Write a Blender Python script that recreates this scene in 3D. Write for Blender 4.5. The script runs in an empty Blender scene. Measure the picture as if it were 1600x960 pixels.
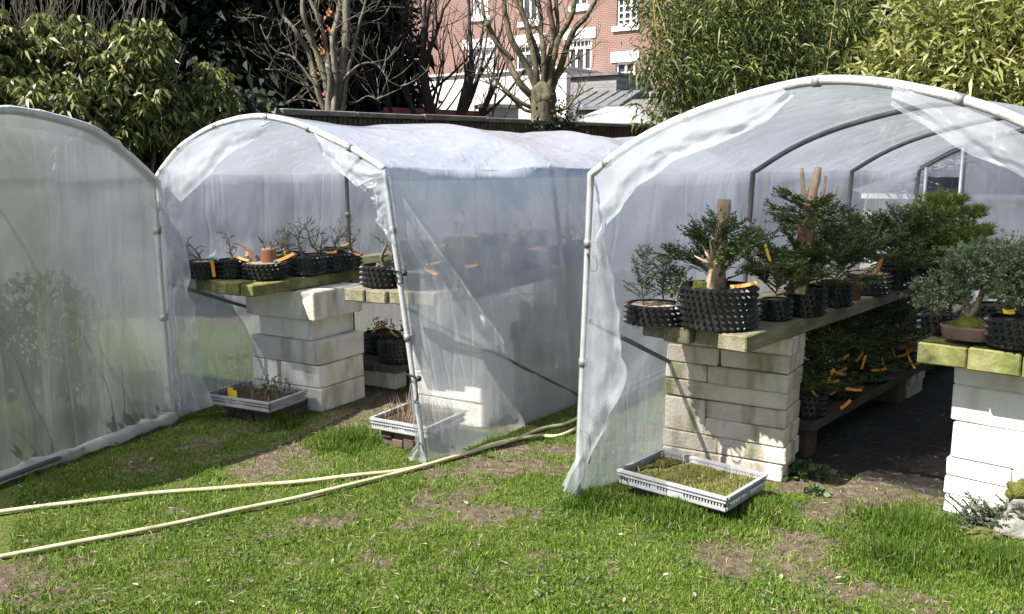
import bpy, math, random
import numpy as np
from mathutils import Vector, noise as mnoise

SC = bpy.context.scene
COL = SC.collection
random.seed(7)
RNG = np.random.default_rng(11)
PI = math.pi

# ------------------------------------------------------------------ camera
FPX, PITCH, EYE = 1386.0, math.radians(9.1), 1.6
cam_data = bpy.data.cameras.new('camera')
cam_data.sensor_width = 36.0
cam_data.lens = 36.0 * FPX / 1600.0
cam_data.clip_start = 0.05
cam_data.clip_end = 600.0
cam = bpy.data.objects.new('camera', cam_data)
COL.objects.link(cam)
cam.location = (0, 0, EYE)
cam.rotation_euler = (PI / 2 - PITCH, 0, 0)
SC.camera = cam

# ------------------------------------------------------------------ light
SUN_AZ, SUN_EL = math.radians(62.0), math.radians(49.5)    # the way the light travels, clockwise from +Y
LIGHT = Vector((math.sin(SUN_AZ) * math.cos(SUN_EL), math.cos(SUN_AZ) * math.cos(SUN_EL), -math.sin(SUN_EL)))
world = bpy.data.worlds.new('World')
SC.world = world
world.use_nodes = True
wn = world.node_tree.nodes
sky = wn.new('ShaderNodeTexSky')
sky.sky_type = 'NISHITA'
sky.sun_disc = False
sky.sun_elevation = SUN_EL
sky.sun_rotation = SUN_AZ + PI
sky.air_density = 1.0
sky.dust_density = 1.5
world.node_tree.links.new(sky.outputs[0], wn['Background'].inputs[0])
wn['Background'].inputs[1].default_value = 0.060
sun_data = bpy.data.lights.new('sun', 'SUN')
sun_data.energy = 5.0
sun_data.angle = math.radians(0.5)
sun_data.color = (1.0, 0.955, 0.88)
sun = bpy.data.objects.new('sun', sun_data)
COL.objects.link(sun)
sun.rotation_euler = LIGHT.to_track_quat('-Z', 'Y').to_euler()
sun.location = (-8, -8, 12)
SC.view_settings.view_transform = 'Standard'
SC.view_settings.look = 'None'
SC.view_settings.exposure = 1.2
SC.view_settings.gamma = 1.0
SC.view_settings.use_curve_mapping = False
SC.render.engine = 'CYCLES'
SC.cycles.max_bounces = 8
SC.cycles.diffuse_bounces = 4
SC.cycles.transparent_max_bounces = 20
SC.cycles.transmission_bounces = 4
SC.cycles.use_denoising = True
SC.cycles.sample_clamp_indirect = 6.0

# ------------------------------------------------------------------ measuring helpers
def ray(px, py):
    dv = 480.0 - py
    return Vector((px - 800.0, FPX * math.cos(PITCH) + dv * math.sin(PITCH), -FPX * math.sin(PITCH) + dv * math.cos(PITCH)))
EYE_P = Vector((0, 0, EYE))
def gp(px, py, z=0.0):
    d = ray(px, py)
    return EYE_P + d * ((z - EYE) / d.z)
def at(px, py, y):
    d = ray(px, py)
    return EYE_P + d * (y / d.y)
def onpl(px, py, P, N):
    d = ray(px, py)
    return EYE_P + d * ((P - EYE_P).dot(N) / d.dot(N))

# ------------------------------------------------------------------ object helpers
def link(o, parent=None):
    COL.objects.link(o)
    if parent is not None:
        o.parent = parent
    return o
def tag(o, label=None, cat=None, group=None, kind=None):
    if label: o['label'] = label
    if cat: o['category'] = cat
    if group: o['group'] = group
    if kind: o['kind'] = kind
    return o
def empty(name, loc=(0, 0, 0), rz=0.0):
    o = bpy.data.objects.new(name, None)
    o.empty_display_size = 0.05
    o.location = loc
    o.rotation_euler = (0, 0, rz)
    return link(o)
def thing(name, label, cat, loc=(0, 0, 0), rz=0.0, group=None):
    return tag(empty(name, loc, rz), label, cat, group)

class MB:
    """collects shapes; build() links them as one mesh object"""
    def __init__(self):
        self.v = []; self.f = []
    def add(self, vs, fs):
        n = len(self.v)
        self.v.extend([tuple(p) for p in vs])
        self.f.extend([tuple(i + n for i in q) for q in fs])
        return self
    def box(self, x0, x1, y0, y1, z0, z1, jit=0.0):
        vs = [(x, y, z) for z in (z0, z1) for y in (y0, y1) for x in (x0, x1)]
        if jit:
            vs = [tuple(c + random.uniform(-jit, jit) for c in p) for p in vs]
        return self.add(vs, [(0, 2, 3, 1), (4, 5, 7, 6), (0, 1, 5, 4), (2, 6, 7, 3), (0, 4, 6, 2), (1, 3, 7, 5)])
    def bevbox(self, x0, x1, y0, y1, z0, z1, b=0.006, jit=0.0):
        """box with chamfered edges"""
        X, Y, Z = (x0, x1), (y0, y1), (z0, z1)
        vs, idx = [], {}
        for i in (0, 1):
            for j in (0, 1):
                for k in (0, 1):
                    c = [X[i], Y[j], Z[k]]
                    s = [1 if i == 0 else -1, 1 if j == 0 else -1, 1 if k == 0 else -1]
                    jj = [random.uniform(-jit, jit) for _ in range(3)] if jit else (0, 0, 0)
                    for ax in range(3):
                        p = [c[a] + (0 if a == ax else s[a] * b) + jj[a] for a in range(3)]
                        idx[(i, j, k, ax)] = len(vs); vs.append(p)
        fs = []
        g = lambda i, j, k, a: idx[(i, j, k, a)]
        for i in (0, 1):
            q = [g(i, 0, 0, 0), g(i, 1, 0, 0), g(i, 1, 1, 0), g(i, 0, 1, 0)]; fs.append(q if i else q[::-1])
            q = [g(0, i, 0, 1), g(0, i, 1, 1), g(1, i, 1, 1), g(1, i, 0, 1)]; fs.append(q if i else q[::-1])
            q = [g(0, 0, i, 2), g(1, 0, i, 2), g(1, 1, i, 2), g(0, 1, i, 2)]; fs.append(q if i else q[::-1])
        for i in (0, 1):
            for j in (0, 1):
                fs.append([g(i, j, 0, 0), g(i, j, 0, 1), g(i, j, 1, 1), g(i, j, 1, 0)])
                fs.append([g(i, 0, j, 0), g(i, 0, j, 2), g(i, 1, j, 2), g(i, 1, j, 0)])
                fs.append([g(0, i, j, 1), g(0, i, j, 2), g(1, i, j, 2), g(1, i, j, 1)])
                for k in (0, 1):
                    fs.append([g(i, j, k, 0), g(i, j, k, 1), g(i, j, k, 2)])
        return self.add(vs, fs)
    def tube(self, pts, rad, n=8, cap=True):
        pts = [Vector(p) for p in pts]
        if len(pts) < 2: return self
        rad = [rad] * len(pts) if not hasattr(rad, '__len__') else rad
        vs, fs = [], []
        t0 = (pts[1] - pts[0]).normalized()
        ref = Vector((0, 0, 1)) if abs(t0.z) < 0.9 else Vector((1, 0, 0))
        a = t0.cross(ref).normalized()
        for i, p in enumerate(pts):
            t = (pts[min(i + 1, len(pts) - 1)] - pts[max(i - 1, 0)])
            t = t.normalized() if t.length > 1e-9 else t0
            a = (a - t * a.dot(t))
            a = a.normalized() if a.length > 1e-6 else t.orthogonal().normalized()
            b = t.cross(a)
            for k in range(n):
                w = 2 * PI * k / n
                vs.append(p + (a * math.cos(w) + b * math.sin(w)) * rad[i])
        for i in range(len(pts) - 1):
            for k in range(n):
                fs.append((i * n + k, i * n + (k + 1) % n, (i + 1) * n + (k + 1) % n, (i + 1) * n + k))
        if cap:
            fs.append(tuple(range(n))[::-1])
            fs.append(tuple((len(pts) - 1) * n + k for k in range(n)))
        return self.add(vs, fs)
    def lathe(self, prof, n=24, c=(0, 0, 0)):
        vs, fs = [], []
        for r, z in prof:
            for k in range(n):
                w = 2 * PI * k / n
                vs.append((c[0] + r * math.cos(w), c[1] + r * math.sin(w), c[2] + z))
        for i in range(len(prof) - 1):
            for k in range(n):
                fs.append((i * n + k, i * n + (k + 1) % n, (i + 1) * n + (k + 1) % n, (i + 1) * n + k))
        return self.add(vs, fs)
    def blob(self, c, r, seed=0, rough=0.25, n=2, squash=(1, 1, 1)):
        import bmesh
        bm = bmesh.new()
        bmesh.ops.create_icosphere(bm, subdivisions=n, radius=1.0)
        vs = []
        for v in bm.verts:
            k = 1 + rough * mnoise.noise(v.co * 1.7 + Vector((seed * 3.1, seed, -seed))) + rough * .5 * mnoise.noise(v.co * 4.1 + Vector((seed, 0, seed)))
            vs.append((c[0] + v.co.x * r * k * squash[0], c[1] + v.co.y * r * k * squash[1], c[2] + v.co.z * r * k * squash[2]))
        fs = [[v.index for v in f.verts] for f in bm.faces]
        bm.free()
        return self.add(vs, fs)
    def build(self, name, m, parent=None, smooth=False):
        me = bpy.data.meshes.new(name)
        me.from_pydata([tuple(p) for p in self.v], [], self.f)
        me.materials.append(m)
        if smooth:
            me.polygons.foreach_set('use_smooth', [True] * len(me.polygons))
        me.update()
        return link(bpy.data.objects.new(name, me), parent)

def np_mesh(name, V, F, m, parent=None, rnd=None, smooth=False, attrs=None):
    """V (n,3), F (k,3|4) arrays"""
    me = bpy.data.meshes.new(name)
    k = F.shape[1]
    me.vertices.add(len(V)); me.vertices.foreach_set('co', np.ascontiguousarray(V, np.float32).ravel())
    me.loops.add(F.size); me.loops.foreach_set('vertex_index', np.ascontiguousarray(F, np.int32).ravel())
    me.polygons.add(len(F))
    me.polygons.foreach_set('loop_start', np.arange(0, F.size, k, dtype=np.int32))
    me.polygons.foreach_set('loop_total', np.full(len(F), k, np.int32))
    if smooth: me.polygons.foreach_set('use_smooth', np.ones(len(F), bool))
    me.update(calc_edges=True)
    if rnd is not None:
        attrs = dict(attrs or {}, rnd=rnd)
    for nm, arr in (attrs or {}).items():
        a = me.attributes.new(nm, 'FLOAT', 'POINT')
        a.data.foreach_set('value', np.ascontiguousarray(arr, np.float32))
    me.materials.append(m)
    return link(bpy.data.objects.new(name, me), parent)

def unit(a):
    return a / np.maximum(np.linalg.norm(a, axis=1, keepdims=True), 1e-9)
def leaves(name, P, D, L, W, m, parent=None, droop=0.15):
    """diamond leaves folded a little along the midrib; one quad each"""
    n = len(P)
    D = unit(D)
    S = unit(np.cross(D, RNG.normal(size=(n, 3))))
    N = np.cross(S, D)
    L = np.broadcast_to(L, (n,))[:, None]; W = np.broadcast_to(W, (n,))[:, None]
    tip = P + D * L - np.array([0, 0, 1]) * L * droop
    mid = P + D * L * .42
    a = mid + S * W * .5 + N * W * .18
    b = mid - S * W * .5 + N * W * .18
    V = np.stack([P, a, tip, b], 1).reshape(-1, 3)
    F = np.arange(4 * n, dtype=np.int32).reshape(n, 4)
    r = np.repeat(RNG.random(n), 4)
    return np_mesh(name, V, F, m, parent, rnd=r)

# ------------------------------------------------------------------ materials
MATS = {}
def _new(name):
    m = bpy.data.materials.new(name); m.use_nodes = True
    nt = m.node_tree; nt.nodes.clear()
    out = nt.nodes.new('ShaderNodeOutputMaterial')
    MATS[name] = m
    return m, nt, out
def N(nt, t, **kw):
    n = nt.nodes.new('ShaderNode' + t)
    for k, v in kw.items():
        if k.startswith('i_'):
            n.inputs[k[2:].replace('_', ' ')].default_value = v
        else:
            setattr(n, k, v)
    return n
def ramp(nt, stops):
    r = nt.nodes.new('ShaderNodeValToRGB')
    e = r.color_ramp.elements
    while len(e) < len(stops): e.new(0.5)
    for el, (p, c) in zip(e, stops):
        el.position = p
        el.color = (c, c, c, 1) if not hasattr(c, '__len__') else (*c, 1)
    return r
def mat(name, cols, scale=8.0, rough=0.8, bump=0.2, bscale=None, metal=0.0, spec=0.4, stretch=(1, 1, 1), detail=6, stain=None, coat=0.0, per_object=0.0, sst=(1, 1, 1), pores=0.0):
    """principled surface coloured by noise; cols = [(pos, rgb)...]; stain = (rgb, scale, lo, hi)"""
    m, nt, out = _new(name); L = nt.links.new
    tc = N(nt, 'TexCoord'); mp = N(nt, 'Mapping'); mp.inputs['Scale'].default_value = stretch
    L(tc.outputs['Object'], mp.inputs['Vector'])
    vec = mp.outputs['Vector']
    oi = N(nt, 'ObjectInfo')
    if per_object:
        sc = N(nt, 'VectorMath', operation='SCALE'); sc.inputs[3].default_value = 37.0
        cb = N(nt, 'CombineXYZ'); L(oi.outputs['Random'], cb.inputs[0]); L(oi.outputs['Random'], cb.inputs[1]); L(cb.outputs[0], sc.inputs[0])
        ad = N(nt, 'VectorMath', operation='ADD'); L(vec, ad.inputs[0]); L(sc.outputs[0], ad.inputs[1]); vec = ad.outputs[0]
    n1 = N(nt, 'TexNoise'); n1.inputs['Scale'].default_value = scale; n1.inputs['Detail'].default_value = detail; n1.inputs['Roughness'].default_value = .65
    L(vec, n1.inputs['Vector'])
    r = ramp(nt, cols); L(n1.outputs[0], r.inputs[0])
    col = r.outputs[0]
    if stain:
        n2 = N(nt, 'TexNoise'); n2.inputs['Scale'].default_value = stain[1]; n2.inputs['Detail'].default_value = 5
        m2_ = N(nt, 'Mapping'); m2_.inputs['Scale'].default_value = sst; L(vec, m2_.inputs['Vector']); L(m2_.outputs[0], n2.inputs['Vector'])
        r2 = ramp(nt, [(stain[2], 0.0), (stain[3], 1.0)]); L(n2.outputs[0], r2.inputs[0])
        mx = N(nt, 'MixRGB'); mx.inputs[2].default_value = (*stain[0], 1); L(r2.outputs[0], mx.inputs[0]); L(col, mx.inputs[1]); col = mx.outputs[0]
    if per_object:
        hv = N(nt, 'HueSaturation'); mr = N(nt, 'MapRange'); mr.inputs[3].default_value = 1 - per_object; mr.inputs[4].default_value = 1 + per_object
        L(oi.outputs['Random'], mr.inputs[0]); L(mr.outputs[0], hv.inputs['Value']); L(col, hv.inputs['Color']); col = hv.outputs[0]
    b = N(nt, 'BsdfPrincipled'); b.inputs['Roughness'].default_value = rough; b.inputs['Metallic'].default_value = metal
    b.inputs['Specular IOR Level'].default_value = spec; b.inputs['Coat Weight'].default_value = coat
    L(col, b.inputs['Base Color'])
    if bump:
        n3 = N(nt, 'TexNoise'); n3.inputs['Scale'].default_value = bscale or scale * 4; n3.inputs['Detail'].default_value = 5
        L(vec, n3.inputs['Vector'])
        bp = N(nt, 'Bump'); bp.inputs['Strength'].default_value = bump; bp.inputs['Distance'].default_value = 0.02
        hgt = n3.outputs[0]
        if pores:
            vo = N(nt, 'TexVoronoi'); vo.inputs['Scale'].default_value = pores; L(vec, vo.inputs['Vector'])
            vr = N(nt, 'MapRange'); vr.inputs[1].default_value = .08; vr.inputs[2].default_value = .22; L(vo.outputs['Distance'], vr.inputs[0])
            va = N(nt, 'Math', operation='MULTIPLY_ADD'); va.inputs[1].default_value = .5; L(vr.outputs[0], va.inputs[0]); L(hgt, va.inputs[2]); hgt = va.outputs[0]
        L(hgt, bp.inputs['Height']); L(bp.outputs[0], b.inputs['Normal'])
    L(b.outputs[0], out.inputs[0])
    return m
def leafmat(name, cols, rough=0.45, trans=0.25, spec=0.4):
    """leaf surface coloured by the per-leaf value 'rnd'"""
    m, nt, out = _new(name); L = nt.links.new
    at_ = N(nt, 'Attribute'); at_.attribute_name = 'rnd'
    r = ramp(nt, cols); L(at_.outputs['Fac'], r.inputs[0])
    b = N(nt, 'BsdfPrincipled'); b.inputs['Roughness'].default_value = rough; b.inputs['Specular IOR Level'].default_value = spec
    t = N(nt, 'BsdfTranslucent'); mx = N(nt, 'MixShader'); mx.inputs[0].default_value = trans
    L(r.outputs[0], b.inputs['Base Color']); L(r.outputs[0], t.inputs[0])
    L(b.outputs[0], mx.inputs[1]); L(t.outputs[0], mx.inputs[2]); L(mx.outputs[0], out.inputs[0])
    return m
def film(name, lo, hi, tint=(.86, .88, .90), rough=.16, gloss=1.0, bump=.5, scale=1.6, stretch=(1, 1, 1), dirt=None, fwd=.5, thick=0.0, crease=2.6, blur=0.0, brough=.3, bior=1.06):
    """thin dusty polythene: part clear, part scattering, with a sheen"""
    m, nt, out = _new(name); L = nt.links.new
    tc = N(nt, 'TexCoord'); mp = N(nt, 'Mapping'); mp.inputs['Scale'].default_value = stretch; L(tc.outputs['Object'], mp.inputs['Vector'])
    n1 = N(nt, 'TexNoise'); n1.inputs['Scale'].default_value = scale; n1.inputs['Detail'].default_value = 7; n1.inputs['Distortion'].default_value = .15
    L(mp.outputs[0], n1.inputs['Vector'])
    op = N(nt, 'MapRange'); op.inputs[1].default_value = .3; op.inputs[2].default_value = .7; op.inputs[3].default_value = lo; op.inputs[4].default_value = hi
    L(n1.outputs[0], op.inputs[0])
    opac = op.outputs[0]
    if thick:
        ta = N(nt, 'Attribute'); ta.attribute_name = 'thick'
        tm = N(nt, 'Math', operation='MULTIPLY_ADD'); tm.inputs[1].default_value = thick; L(ta.outputs['Fac'], tm.inputs[0]); L(op.outputs[0], tm.inputs[2]); opac = tm.outputs[0]
    n2 = N(nt, 'TexNoise'); n2.inputs['Scale'].default_value = 4.0; n2.inputs['Detail'].default_value = 2; n2.inputs['Distortion'].default_value = .4
    L(mp.outputs[0], n2.inputs['Vector'])
    wv = N(nt, 'MapRange'); wv.inputs[1].default_value = .46; wv.inputs[2].default_value = .5; L(n2.outputs[0], wv.inputs[0])
    n4 = N(nt, 'TexNoise'); n4.inputs['Scale'].default_value = 11.0; n4.inputs['Detail'].default_value = 4; L(mp.outputs[0], n4.inputs['Vector'])
    ad = N(nt, 'Math', operation='ADD'); L(n2.outputs[0], ad.inputs[0])
    ml = N(nt, 'Math', operation='MULTIPLY'); ml.inputs[1].default_value = .35; L(n4.outputs[0], ml.inputs[0]); L(ml.outputs[0], ad.inputs[1])
    cn = N(nt, 'TexNoise'); cn.inputs['Scale'].default_value = crease; cn.inputs['Detail'].default_value = 2.5; cn.inputs['Distortion'].default_value = .15
    mc_ = N(nt, 'Mapping'); mc_.inputs['Scale'].default_value = (1.6, 1.6, .30); mc_.inputs['Rotation'].default_value = (.12, .10, 0); L(mp.outputs[0], mc_.inputs['Vector']); L(mc_.outputs[0], cn.inputs['Vector'])
    c1 = N(nt, 'Math', operation='SUBTRACT'); c1.inputs[1].default_value = .5; L(cn.outputs[0], c1.inputs[0])
    c2 = N(nt, 'Math', operation='ABSOLUTE'); L(c1.outputs[0], c2.inputs[0])
    c3 = N(nt, 'MapRange'); c3.inputs[1].default_value = 0.0; c3.inputs[2].default_value = .045; c3.inputs[3].default_value = 1.0; c3.inputs[4].default_value = 0.0; L(c2.outputs[0], c3.inputs[0])
    c4 = N(nt, 'Math', operation='MULTIPLY_ADD'); c4.inputs[1].default_value = .16; L(c3.outputs[0], c4.inputs[0]); L(ad.outputs[0], c4.inputs[2])
    bp = N(nt, 'Bump'); bp.inputs['Strength'].default_value = bump; bp.inputs['Distance'].default_value = 0.05; L(c4.outputs[0], bp.inputs['Height'])
    c5 = N(nt, 'Math', operation='MULTIPLY_ADD'); c5.inputs[1].default_value = .08; c5.use_clamp = True; L(c3.outputs[0], c5.inputs[0]); L(opac, c5.inputs[2]); opac = c5.outputs[0]
    d = N(nt, 'BsdfDiffuse'); t = N(nt, 'BsdfTranslucent')
    for s in (d, t): s.inputs[0].default_value = (*tint, 1)
    if dirt:
        n5 = N(nt, 'TexNoise'); n5.inputs['Scale'].default_value = dirt[1]; n5.inputs['Detail'].default_value = 6; L(mp.outputs[0], n5.inputs['Vector'])
        r5 = ramp(nt, [(dirt[2], 0.0), (dirt[3], 1.0)]); L(n5.outputs[0], r5.inputs[0])
        mc = N(nt, 'MixRGB'); mc.inputs[1].default_value = (*tint, 1); mc.inputs[2].default_value = (*dirt[0], 1); L(r5.outputs[0], mc.inputs[0])
        L(mc.outputs[0], d.inputs[0]); L(mc.outputs[0], t.inputs[0])
    L(bp.outputs[0], d.inputs['Normal']); L(bp.outputs[0], t.inputs['Normal'])
    sc = N(nt, 'MixShader'); sc.inputs[0].default_value = fwd; L(d.outputs[0], sc.inputs[1]); L(t.outputs[0], sc.inputs[2])
    tr = N(nt, 'BsdfTransparent'); tr.inputs[0].default_value = (.97, .975, .98, 1)
    clear = tr
    if blur:
        rf = N(nt, 'BsdfRefraction'); rf.inputs['IOR'].default_value = bior; rf.inputs['Roughness'].default_value = brough; rf.inputs[0].default_value = (.95, .96, .97, 1)
        clear = N(nt, 'MixShader'); clear.inputs[0].default_value = blur; L(tr.outputs[0], clear.inputs[1]); L(rf.outputs[0], clear.inputs[2])
    mx = N(nt, 'MixShader'); L(opac, mx.inputs[0]); L(clear.outputs[0], mx.inputs[1]); L(sc.outputs[0], mx.inputs[2])
    geo = N(nt, 'NewGeometry')
    ior = N(nt, 'MapRange'); ior.inputs[3].default_value = 1.45; ior.inputs[4].default_value = 1 / 1.45; L(geo.outputs['Backfacing'], ior.inputs[0])
    fr = N(nt, 'Fresnel'); L(ior.outputs[0], fr.inputs['IOR'])
    fm = N(nt, 'Math', operation='MULTIPLY'); fm.inputs[1].default_value = gloss; L(fr.outputs[0], fm.inputs[0])
    gl = N(nt, 'BsdfGlossy'); gl.inputs['Roughness'].default_value = rough; gl.inputs[0].default_value = (.95, .95, .95, 1); L(bp.outputs[0], gl.inputs['Normal'])
    m2 = N(nt, 'MixShader'); L(fm.outputs[0], m2.inputs[0]); L(mx.outputs[0], m2.inputs[1]); L(gl.outputs[0], m2.inputs[2])
    L(m2.outputs[0], out.inputs[0])
    return m

mat('pipe', [(.3, (.42, .43, .44)), (.7, (.58, .59, .60))], 14, .45, .05, metal=.35)
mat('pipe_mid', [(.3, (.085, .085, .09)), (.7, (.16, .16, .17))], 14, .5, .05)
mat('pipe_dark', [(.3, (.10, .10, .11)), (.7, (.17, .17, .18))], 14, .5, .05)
mat('coupler', [(.3, (.16, .16, .15)), (.7, (.30, .29, .27))], 20, .5, .1, metal=.3)
mat('strip', [(.3, (.50, .50, .50)), (.6, (.66, .66, .66)), (.8, (.74, .74, .74))], 16, .5, .3, bscale=40)
mat('cord', [(.3, (.012, .012, .013)), (.7, (.03, .03, .03))], 30, .5, 0)
film('film_side', .36, .68, (.80, .83, .89), bump=.32, stretch=(1, 1, .6), fwd=.48, thick=.36, blur=.3, brough=.3)
film('film_inner', .46, .72, (.60, .645, .75), gloss=.7, bump=.30, stretch=(1, 1, .6), fwd=.36, thick=.24)
film('film_grimy', .30, .55, (.66, .70, .72), bump=.6, stretch=(1, 1, .6), fwd=.4, thick=.1)
film('film_flap', .16, .56, (.66, .70, .76), bump=.45, scale=2.0, fwd=.42)
film('film_end', .16, .50, (.50, .57, .58), rough=.2, gloss=.8, bump=.3, scale=1.5, stretch=(2.2, 2.2, .4), dirt=((.35, .36, .19), .9, .43, .63), fwd=.48, crease=1.6, blur=.55, brough=.55, bior=1.22)
film('film_roll', .75, .9, (.70, .71, .66), bump=.5, scale=4)
mat('block', [(.25, (.62, .58, .50)), (.5, (.76, .73, .67)), (.75, (.84, .82, .78))], 5, .92, .25, bscale=60, per_object=.10, stain=((.40, .33, .24), 5, .50, .75), sst=(1.6, 1.6, .45), pores=70)
mat('block_mossy', [(.25, (.44, .37, .29)), (.5, (.62, .55, .46)), (.75, (.73, .67, .58))], 6, .92, .35, bscale=60, per_object=.12, stain=((.20, .22, .08), 6, .54, .74), sst=(1.6, 1.6, .35), pores=70)
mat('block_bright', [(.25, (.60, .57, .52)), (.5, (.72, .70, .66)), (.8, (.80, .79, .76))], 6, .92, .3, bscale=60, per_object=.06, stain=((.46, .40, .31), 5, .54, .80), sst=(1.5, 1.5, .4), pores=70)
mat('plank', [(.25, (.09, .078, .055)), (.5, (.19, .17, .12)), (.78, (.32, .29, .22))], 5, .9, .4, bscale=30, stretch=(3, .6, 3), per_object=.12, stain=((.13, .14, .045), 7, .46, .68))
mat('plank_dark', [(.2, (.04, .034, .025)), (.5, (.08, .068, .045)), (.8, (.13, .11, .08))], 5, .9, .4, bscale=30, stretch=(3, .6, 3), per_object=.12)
mat('plank_mossy', [(.28, (.06, .06, .022)), (.5, (.18, .175, .06)), (.75, (.31, .29, .16))], 11, .9, .4, bscale=30, per_object=.10, stain=((.12, .15, .03), 9, .48, .7))
mat('airpot', [(.3, (.010, .010, .011)), (.6, (.022, .022, .023)), (.8, (.05, .047, .042))], 9, .38, .1, spec=.5, per_object=.35)
mat('potting_soil', [(.3, (.035, .024, .015)), (.55, (.09, .06, .035)), (.75, (.30, .23, .16))], 60, .95, .6, bscale=120)
mat('bark_chip', [(.3, (.30, .22, .15)), (.6, (.50, .40, .30)), (.8, (.60, .50, .38))], 45, .95, .6, bscale=120)
mat('moss', [(.3, (.05, .06, .012)), (.6, (.14, .14, .025)), (.8, (.24, .20, .04))], 26, .95, .6, bscale=110)
mat('clay', [(.3, (.13, .085, .065)), (.7, (.24, .16, .125))], 9, .7, .15, bscale=40)
mat('terracotta', [(.3, (.26, .10, .05)), (.7, (.40, .17, .09))], 18, .8, .4, stretch=(6, 6, 1))
mat('yew_bark', [(.25, (.10, .055, .03)), (.5, (.26, .15, .085)), (.75, (.42, .30, .19))], 14, .85, .5, stretch=(2, 2, .6))
mat('yew_bark_pale', [(.25, (.20, .13, .08)), (.5, (.36, .26, .17)), (.75, (.52, .42, .30))], 22, .85, .5, stretch=(2, 2, .6))
mat('cut_wood', [(.25, (.30, .20, .12)), (.5, (.50, .37, .24)), (.75, (.66, .53, .38))], 22, .85, .5, stretch=(3, 3, .4))
mat('bare_bark', [(.3, (.10, .085, .055)), (.55, (.19, .17, .11)), (.8, (.30, .27, .20))], 18, .85, .4)
mat('tree_bark', [(.3, (.035, .028, .018)), (.5, (.10, .085, .055)), (.72, (.22, .19, .13))], 9, .9, .5, stretch=(2, 2, .5), stain=((.15, .15, .05), 3, .5, .75))
mat('tree_bark_pale', [(.3, (.06, .052, .036)), (.5, (.15, .135, .10)), (.72, (.30, .275, .215))], 9, .9, .4, stretch=(2, 2, .5), stain=((.20, .20, .08), 3, .55, .8))
mat('tree_bark_dark', [(.25, (.025, .02, .017)), (.6, (.06, .05, .04)), (.8, (.10, .085, .07))], 5, .9, .4, stretch=(2, 2, .5))
mat('tag_orange', [(.3, (.72, .27, .03)), (.7, (.85, .38, .05))], 20, .5, 0)
mat('tag_yellow', [(.3, (.80, .52, .03)), (.7, (.88, .62, .06))], 20, .5, 0)
mat('tag_blue', [(.3, (.03, .30, .36)), (.7, (.05, .42, .48))], 20, .5, 0)
mat('tray_plastic', [(.3, (.27, .275, .29)), (.7, (.42, .425, .44))], 6, .55, .05)
mat('hose', [(.3, (.42, .36, .19)), (.55, (.58, .53, .32)), (.8, (.66, .62, .44))], 9, .55, .15, stain=((.26, .21, .13), 14, .56, .75))
mat('dark_brick', [(.3, (.06, .045, .035)), (.6, (.13, .09, .07)), (.8, (.20, .15, .12))], 9, .95, .4, per_object=.15)
mat('wall_brick', [(.3, (.045, .036, .030)), (.6, (.085, .066, .052)), (.8, (.15, .12, .10))], 4, .95, .4)
mat('coping', [(.3, (.09, .085, .075)), (.6, (.20, .19, .17)), (.8, (.32, .30, .27))], 5, .95, .4, per_object=.12)
mat('rock', [(.3, (.16, .15, .13)), (.6, (.32, .31, .28)), (.8, (.48, .47, .44))], 9, .95, .6, bscale=40, stain=((.24, .20, .04), 5, .5, .62))
mat('dry_leaf', [(.3, (.30, .24, .16)), (.7, (.52, .46, .37))], 5, .8, 0, per_object=.2)
mat('render_white', [(.3, (.70, .69, .67)), (.7, (.82, .81, .80))], .8, .9, .1)
mat('white_paint', [(.3, (.76, .76, .76)), (.7, (.82, .82, .82))], 3, .5, 0)
mat('stone_white', [(.3, (.66, .65, .62)), (.7, (.80, .79, .77))], 3, .85, .1)
mat('slate', [(.3, (.10, .105, .115)), (.7, (.20, .205, .215))], 3, .6, .2)
mat('zinc', [(.3, (.26, .27, .28)), (.7, (.40, .41, .42))], 2, .55, .1)
mat('red_sheet', [(.3, (.36, .08, .06)), (.7, (.50, .13, .09))], 3, .6, .1)
mat('roof_tile', [(.3, (.40, .12, .06)), (.7, (.58, .21, .11))], 6, .85, .3)
mat('curtain_dark', [(.3, (.03, .032, .036)), (.7, (.07, .075, .08))], 1.2, .25, 0, spec=.8)
mat('net_curtain', [(.3, (.26, .26, .27)), (.7, (.45, .45, .45))], 2.0, .3, 0, stretch=(6, 6, 1))

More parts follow.
